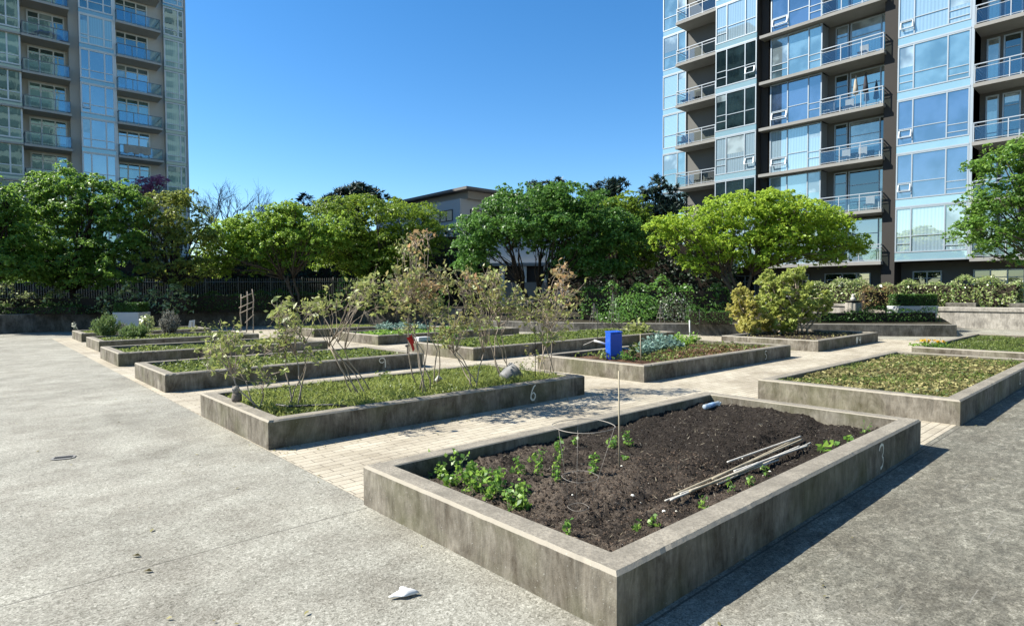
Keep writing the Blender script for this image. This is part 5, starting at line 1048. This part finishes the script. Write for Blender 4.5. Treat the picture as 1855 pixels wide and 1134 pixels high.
def rosette(label, foot, r, h, n, seed, mat, L, group, name='kale', Wd=.5, cat='vegetable', up_=.75):
    rng = np.random.default_rng(seed); root = empty(name, foot, label, cat, group); C = []; N = []; 
    for k in range(n):
        a = k*2.4+rng.random()*.4; t = (k/n)**.5; rr_ = r*(.25+.75*t); base = np.array(foot); out = np.array([math.cos(a), math.sin(a), 0])
        for j in range(5): s = .35+.65*j/4; C.append(base+out*rr_*s*(1-.1*t)+np.array([0, 0, h*(1-.65*t)*s+.02])+rng.normal(size=3)*.012); N.append(np.array([0, 0, 1.])-out*.5)
    leaves('foliage', C, mat, root, L, Wd, N, .3, rng, Ljit=.25); mb = MB(); rn = random.Random(seed)
    for k in range(7): a = k*.9; mb.tube([foot, foot+Vector((math.cos(a)*r*.6, math.sin(a)*r*.6, h*.5))], [.008, .004], 4)
    mb.build('stem', plain_stem, root); return root
kale = [(1172,632),(1188,630),(1200,636),(1215,628),(1180,640),(1205,622),(1228,622),(1240,628),(1192,620),(1222,634),(1255,622),(1168,645)]
kw = ['leftmost of the back row beside the stake', 'second in the back row', 'large one in the middle of the patch', 'dense one right of the middle', 'near the left of the front row', 'small one at the back of the patch', 'greener one towards the white pipe', 'bright green one at the foot of the white pipe', 'smallest one at the back left', 'one in front, right of the middle', 'last one right of the white pipe', 'front left one nearest the wall corner']
for i, (u, v) in enumerate(kale):
    rosette('blue-green kale, '+kw[i], G(u, v, .27), .30, .32, 20, 500+i, LEAF_kale if i not in (6, 7, 10) else LEAF_pea, .13, 'kale plants in bed five')
seedling('dark leafy vegetable clump between the bin and the stake', G(1145, 648, .27), .34, 520, LEAF_weed, .10, 7, 8, .5, 'vegetable', None, .6, spread=.12, cat='vegetable')
seedling('dark low salad clump right of the blue bin', G(1133, 652, .27), .16, 521, LEAF_mid, .09, 8, 7, .9, 'vegetable', None, .5, spread=.15, cat='vegetable')
seedling('pale sprout left of the blue bin against the near wall', G(1090, 650, .27), .20, 522, LEAF_shrubgreen, .07, 4, 7, .5, 'vegetable', None, .7, spread=.04, cat='vegetable')
scatter('lettuce', 'reddish lettuce leaves edging the kale in bed five', 13.0, 17.0, 7.75, 8.9, .28, 1500, mat_leaf('red_lettuce_leaf', [(.07,.03,.02), (.18,.08,.05), (.24,.22,.08)], .2), .09, .6, 523, None, .06, 'lettuce', .3)
scatter('seedlings', 'small green seedlings across the mulch of bed five', 11.5, 17.3, 7.8, 10.3, .28, 1600, LEAF_weed, .07, .5, 524, None, .10, 'seedlings', .8)
cab = [(690,598),(705,600),(722,597),(738,600),(755,597),(772,599),(700,594),(732,593)]
cn = ['leftmost', 'second from left in front', 'third from left', 'fourth from left', 'fifth from left', 'last at the right', 'back row left', 'back row right']
for i, (u, v) in enumerate(cab): rosette('grey-green cabbage in the bed behind the tall shrubs, '+cn[i], G(u, v, .3), .34, .30, 16, 540+i, LEAF_kale, .16, 'cabbages', 'cabbage')
rosette('big pale green plant at the right end of the long bed', G(1155, 605, .3), .6, .55, 30, 560, LEAF_shrubgreen, .16, None, 'squash_plant')
seedling('glossy green leaves in the left end of the long bed', G(822, 622, .3), .45, 561, LEAF_pea, .16, 7, 7, .4, 'vegetable', None, .45, spread=.25, cat='vegetable')
# ================================================================== far left bed plants
def needle_bush(label, u, v, zb, ru, h, mat, seed, n=2600, L=.10, Wd=.16, name='rosemary_bush', group=None):
    rng = np.random.default_rng(seed); c = G(u, v, zb); D = (c-Vector((0, 0, HC))).dot(fw); r = ru*D/FPX; root = empty(name, c, label, 'shrub', group); rn = random.Random(seed); mb = MB(); C = []
    for _ in range(60):
        a = rn.random()*6.28; q = math.sqrt(rn.random()); e = c+Vector((r*q*math.cos(a), r*q*math.sin(a), h*rn.uniform(.65, 1.05)*(1-.45*q*q))); st = c+Vector((r*.35*q*math.cos(a), r*.35*q*math.sin(a), 0)); pts = bend(st, e, 4, .08, rng=rn); mb.tube(pts, [.012, .01, .008, .006, .003], 4, False)
        for _ in range(n//60): t = rn.uniform(.2, 1); i = min(3, int(t*4)); p = pts[i].lerp(pts[i+1], t*4-i); C.append([p.x+rn.gauss(0, .035), p.y+rn.gauss(0, .035), p.z+rn.gauss(0, .03)])
    mb.build('stems', M_barkdark, root); leaves('foliage', C, mat, root, L, Wd, None, 0, rng, stand=.8); return root
needle_bush('rosemary bush, tallest plant in the far left beds', 193, 612, .27, 24, 1.0, LEAF_rosemary, 601, 5200)
needle_bush('rounded low herb bush right of the tall rosemary', 246, 613, .27, 27, .55, LEAF_rosemary, 602, 4600)
needle_bush('grey-brown lavender bush in the far left bed', 308, 606, .29, 18, 1.0, LEAF_grey, 603, 3200, name='lavender_bush')
needle_bush('small purple-grey bush between rosemary and low herb bush', 222, 606, .27, 12, .5, LEAF_grey, 604, 1200, name='lavender_bush')
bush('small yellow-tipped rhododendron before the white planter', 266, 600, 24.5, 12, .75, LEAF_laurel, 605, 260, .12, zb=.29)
for i, (u, v, h, l) in enumerate(((137, 597, .35, 'small white-flowering sprig at the end of the farthest left bed'), (350, 603, .3, 'low sprig beside the white plant sign'), (378, 612, .55, 'pale sprig left of the ladder trellis'), (400, 608, .5, 'second pale sprig below the ladder trellis'), (430, 606, .7, 'bushy sprig at the foot of the ladder trellis'))):
    seedling(l, G(u, v, .28), h, 610+i, LEAF_shrubgreen if i else LEAF_white, .09, 4, 9, .5, 'sprig', 'pale sprigs in the far beds', .6)
# white plant sign
q = G(348, 602, .29); D = (q-Vector((0, 0, HC))).dot(fw); sg = empty('plant_sign', q, 'small white tilted plant sign on a stick in the far left bed', 'sign'); mb = MB(); mb.tube([q, q+Vector((0, 0, .45))], .012, 6); mb.build('stick', M_cane, sg)
mb = MB(); a = P(346, 588, D); mb.add([a-rt*.12-Vector((0,0,.13)), a+rt*.14-Vector((0,0,.10)), a+rt*.17+Vector((0,0,.20)), a-rt*.07+Vector((0,0,.17))]+[p+fw*.015 for p in (a-rt*.12-Vector((0,0,.13)), a+rt*.14-Vector((0,0,.10)), a+rt*.17+Vector((0,0,.20)), a-rt*.07+Vector((0,0,.17)))], [(0,1,2,3),(7,6,5,4),(0,4,5,1),(1,5,6,2),(2,6,7,3),(3,7,4,0)]); mb.build('board', M_white, sg)
# ladder trellis of sticks
q = G(446, 604, .27); D = (q-Vector((0, 0, HC))).dot(fw); ld = empty('ladder_trellis', q, 'ladder-like trellis of three pale sticks and slanting rungs in the far bed', 'trellis')
for u0, u1, v0, v1, dD in ((436, 437, 604, 533, 0), (446, 448, 606, 528, .3), (459, 457, 604, 524, -.1)): mb = MB(); mb.tube(bend(P(u0, v0, D+dD), P(u1, v1, D+dD), 4, .02, rng=random.Random(u0)), .022, 6); mb.build('upright', M_twig, ld, True)
for a, b in (((436,541),(458,531)),((433,558),(460,546)),((436,567),(460,556)),((444,585),(460,570))): mb = MB(); mb.tube([P(*a, D-.05), P(*b, D-.12)], .018, 6); mb.build('rung', M_twig, ld, True)
# obelisk trellises before the dark hedge
for i, (u, l) in enumerate(((1076, 'left thin wire obelisk before the laurel hedge'), (1110, 'tall thin wire obelisk before the laurel hedge'), (1196, 'short wire obelisk among the white rhododendrons'))):
    hgt = (.95, 1.4, .8)[i]; c = P(u, 570, 26.5); c.z = .5; t = empty('obelisk_trellis', c, l, 'trellis', 'wire obelisks behind the low wall'); mb = MB()
    for k in range(4): a = k*math.pi/2+.4; mb.tube([c+Vector((.22*math.cos(a), .22*math.sin(a), 0)), c+Vector((0, 0, hgt))], .010, 4)
    mb.build('frame', M_wire, t); mb = MB()
    for s in (.35, .6): mb.tube([c+Vector((.22*(1-s)*math.cos(a), .22*(1-s)*math.sin(a), hgt*s)) for a in [k*math.pi/2+.4 for k in range(5)]], .008, 4)
    mb.build('hoop', M_wire, t)
# orange flowers at the corner of the far right bed
for i, (u, l) in enumerate(((1673, 'orange flower clump at the outer corner of the far right bed'), (1700, 'orange flower clump beside the inner shadow of the far right bed'))):
    q = G(u, 628, .33); t = empty('flower_clump', q, l, 'flowers', 'orange flowers'); rng = np.random.default_rng(i+70); n = 36
    leaves('foliage', np.array(q)+rng.normal(size=(110, 3))*np.array([.16, .14, .04])+np.array([0, 0, .05]), LEAF_green, t, .11, .35, None, .3, rng)
    leaves('petals', np.array(q)+rng.normal(size=(n, 3))*np.array([.10, .10, .03])+np.array([-.05, 0, .17]), LEAF_yellow, t, .06, .8, None, .6, rng)
# ================================================================== on the paving
dq = G(115, 829); dr = empty('drain_grate', dq, 'small cast drain grate let into the concrete at left', 'drain'); L_ = .23; wd = .17; dv = Vector((math.cos(R(-18)), math.sin(R(-18)), 0)); dn = Vector((-dv.y, dv.x, 0))
def oct_(a, b, z): return [dq+dv*x+dn*y+Vector((0, 0, z)) for x, y in ((-a+.04, -b), (a-.04, -b), (a, -b+.04), (a, b-.04), (a-.04, b), (-a+.04, b), (-a, b-.04), (-a, -b+.04))]
mb = MB(); mb.add(oct_(L_/2, wd/2, .001)+oct_(L_/2, wd/2, .006), [tuple(range(8, 16))]+[(i, (i+1) % 8, (i+1) % 8+8, i+8) for i in range(8)]); mb.build('rim', plain('worn_steel', (.30,.29,.27), .6, .4, metal=.3), dr)
mb = MB(); 
for k in range(9): c_ = dq+dv*(-L_/2+.035+k*(L_-.07)/8); mb.add([c_-dv*.008-dn*.045+Vector((0,0,.009)), c_+dv*.008-dn*.045+Vector((0,0,.009)), c_+dv*.008+dn*.045+Vector((0,0,.009)), c_-dv*.008+dn*.045+Vector((0,0,.009))], [(0,1,2,3)])
mb.build('slots', M_black, dr)
q = G(731, 1076, .01); mb = MB(); rn = random.Random(4); out = [(a*.85,b*.85) for a,b in ((-.12,-.06),(-.03,-.035),(.015,-.055),(.05,-.02),(.13,.015),(.10,.035),(.045,.03),(.03,.05),(-.045,.10),(-.05,.05),(-.02,.005),(-.09,-.02))]
rx = Vector((rt.x, rt.y, 0)).normalized(); ry = Vector((fw.x, fw.y, 0)).normalized(); ctr = q+Vector((0, 0, .03)); vs = [ctr]+[q+rx*x+ry*y*1.1+Vector((0, 0, rn.uniform(.0, .022))) for x, y in out]+[q+rx*x*.55+ry*y*.7+Vector((0, 0, rn.uniform(.012, .038))) for x, y in out]; n = len(out)
mb.add(vs, [(1+i, 1+(i+1) % n, 1+n+(i+1) % n, 1+n+i) for i in range(n)]+[(0, 1+n+i, 1+n+(i+1) % n) for i in range(n)]); o = mb.build('tissue', plain('white_tissue', (.8,.8,.78), .9)); tag(o, 'crumpled white tissue lying on the concrete', 'tissue'); o.data.shade_smooth(); m0 = o.modifiers.new('soft', 'SUBSURF'); m0.levels = m0.render_levels = 1; m_ = o.modifiers.new('thick', 'SOLIDIFY'); m_.thickness = .002
for i, (u, v, l) in enumerate(((247,1006,'curled dark dead leaf on the left concrete'), (268,1034,'dark leaf scrap caught in the concrete joint'), (215,765,'tiny dark leaf near the ninth bed on the concrete'))):
    q = G(u, v, .006); mb = MB(); s = .035 if i < 2 else .02; mb.add([q-rx*s, q+ry*s*.5+Vector((0,0,.012)), q+rx*s, q-ry*s*.5+Vector((0,0,.008)), q+rx*s*.1+Vector((0,0,.016))], [(0,3,4),(3,2,4),(2,1,4),(1,0,4)]); tag(mb.build('dead_leaf', LEAF_litter), l, 'dead leaf')
# ================================================================== on the tower balconies
f = Fac('X', 43.)
def parasol(label, u, k, col, n=1.0):
    z = Z0+k*FH; s = f.s(u, n, 160); t = empty('closed_parasol', f.p(s, n, z), label, 'parasol', 'closed parasols on the balconies'); mb = MB(); c = f.p(s, n, z)
    mb.lathe(c, [(.02,0),(.02,2.2)], 8); mb.build('pole', M_rail, t); mb = MB(); mb.lathe(c, [(.03,1.05),(.17,1.12),(.13,1.5),(.07,2.0),(.02,2.3)], 10); mb.build('canopy', plain('canvas', col, .9), t, True)
parasol('closed beige parasol on a balcony of the right tower', 1550, 3, (.45,.40,.32)); parasol('closed dark parasol beside the beige one on the balcony', 1568, 3, (.05,.05,.06)); parasol('closed grey parasol on the ground terrace of the right tower', 1527, -1, (.25,.25,.27), 1.6)
def patio_chair(label, s, k, n=.9, fac=None, zz=None, rot=0, col=(.05,.05,.055)):
    ff = fac or f; z = zz if zz is not None else Z0+k*FH; t = empty('patio_chair', ff.p(s, n, z), label, 'chair', 'chairs on the balconies'); m = plain('chair_frame', col, .6)
    mb = MB(); ff.box(mb, s-.25, s+.25, n-.25, n+.25, z+.40, z+.45); mb.build('seat', m, t); mb = MB(); ff.box(mb, s-.25, s+.25, n-.30, n-.255, z+.46, z+.95) if not rot else ff.box(mb, s-.30, s-.255, n-.25, n+.25, z+.46, z+.95); mb.build('backrest', m, t)
    for a in (-.22, .19):
        for b in (-.22, .19): mb = MB(); ff.box(mb, s+a, s+a+.035, n+b, n+b+.035, z, z+.398); mb.build('leg', m, t)
words = ['second', 'third', 'fourth', 'fifth', 'sixth', 'seventh']
for i, (u, k, rot) in enumerate(((1262, 4, 0), (1240, 4, 1), (1236, 3, 0), (1285, 2, 0), (1265, 2, 1))): patio_chair(['dark chair on the left balcony of the fifth storey, right one', 'dark chair at the outer corner of the fifth storey left balcony', 'dark chair on the left balcony of the fourth storey', 'dark chair on the third storey left balcony by the wall', 'dark chair in the middle of the third storey left balcony'][i], f.s(u, .9), k, rot=rot)
for i, (u, k) in enumerate(((1500, 3), (1535, 3), (1530, 2), (1560, 2), (1575, 1), (1560, 4))): patio_chair(['pale chair at the left of the parasol balcony', 'pale chair under the beige parasol', 'pale chair left on the balcony under the parasol balcony', 'pale chair right on the balcony under the parasol balcony', 'pale chair on the balcony just above the lime tree', 'pale chair on the balcony above the parasols'][i], f.s(u, 1.), k, .95, col=(.3,.31,.32))
f2 = Fac('Y', 68.); z = ZL+FHL*7; s = f2.s(92, 1.3); cv = empty('covered_furniture', f2.p(s, 1.2, z), 'blue tarpaulin over furniture on a left tower balcony', 'tarpaulin'); mb = MB(); vs = []; nn_ = 12
for j in range(5):
    for i in range(nn_+1): x = -1.3+2.6*i/nn_; y = -.45+.9*j/4; hh = .75*(1-(abs(x)/1.35)**3)*(1-(abs(y)/.6)**4)*(1+.08*math.sin(i*2.1)); vs.append(f2.p(s+x, 1.25+y, z+.02+max(0, hh)))
mb.add(vs, [(j*(nn_+1)+i, j*(nn_+1)+i+1, (j+1)*(nn_+1)+i+1, (j+1)*(nn_+1)+i) for j in range(4) for i in range(nn_)]); mb.build('tarpaulin', plain('blue_tarp', (.02,.07,.45), .5, .4), cv, True)
z = ZL+FHL*4
mb = MB(); s = f2.s(248, 1.8); nn_ = 10; vs = [f2.p(s-1.1+2.2*i/nn_, 1.88+.03*math.sin(i*2.), z+1.08-(.0 if j == 0 else .75+.08*math.sin(i*1.7))) for j in range(2) for i in range(nn_+1)]
mb.add(vs, [(i, i+1, nn_+2+i, nn_+1+i) for i in range(nn_)]); o = mb.build('blanket', plain('cream_blanket', (.5,.46,.38), .9, var=.4, vs=2.5)); tag(o, 'pale patterned blanket hung over a left tower balcony rail above the blossom tree', 'blanket'); m_ = o.modifiers.new('thick', 'SOLIDIFY'); m_.thickness = .02
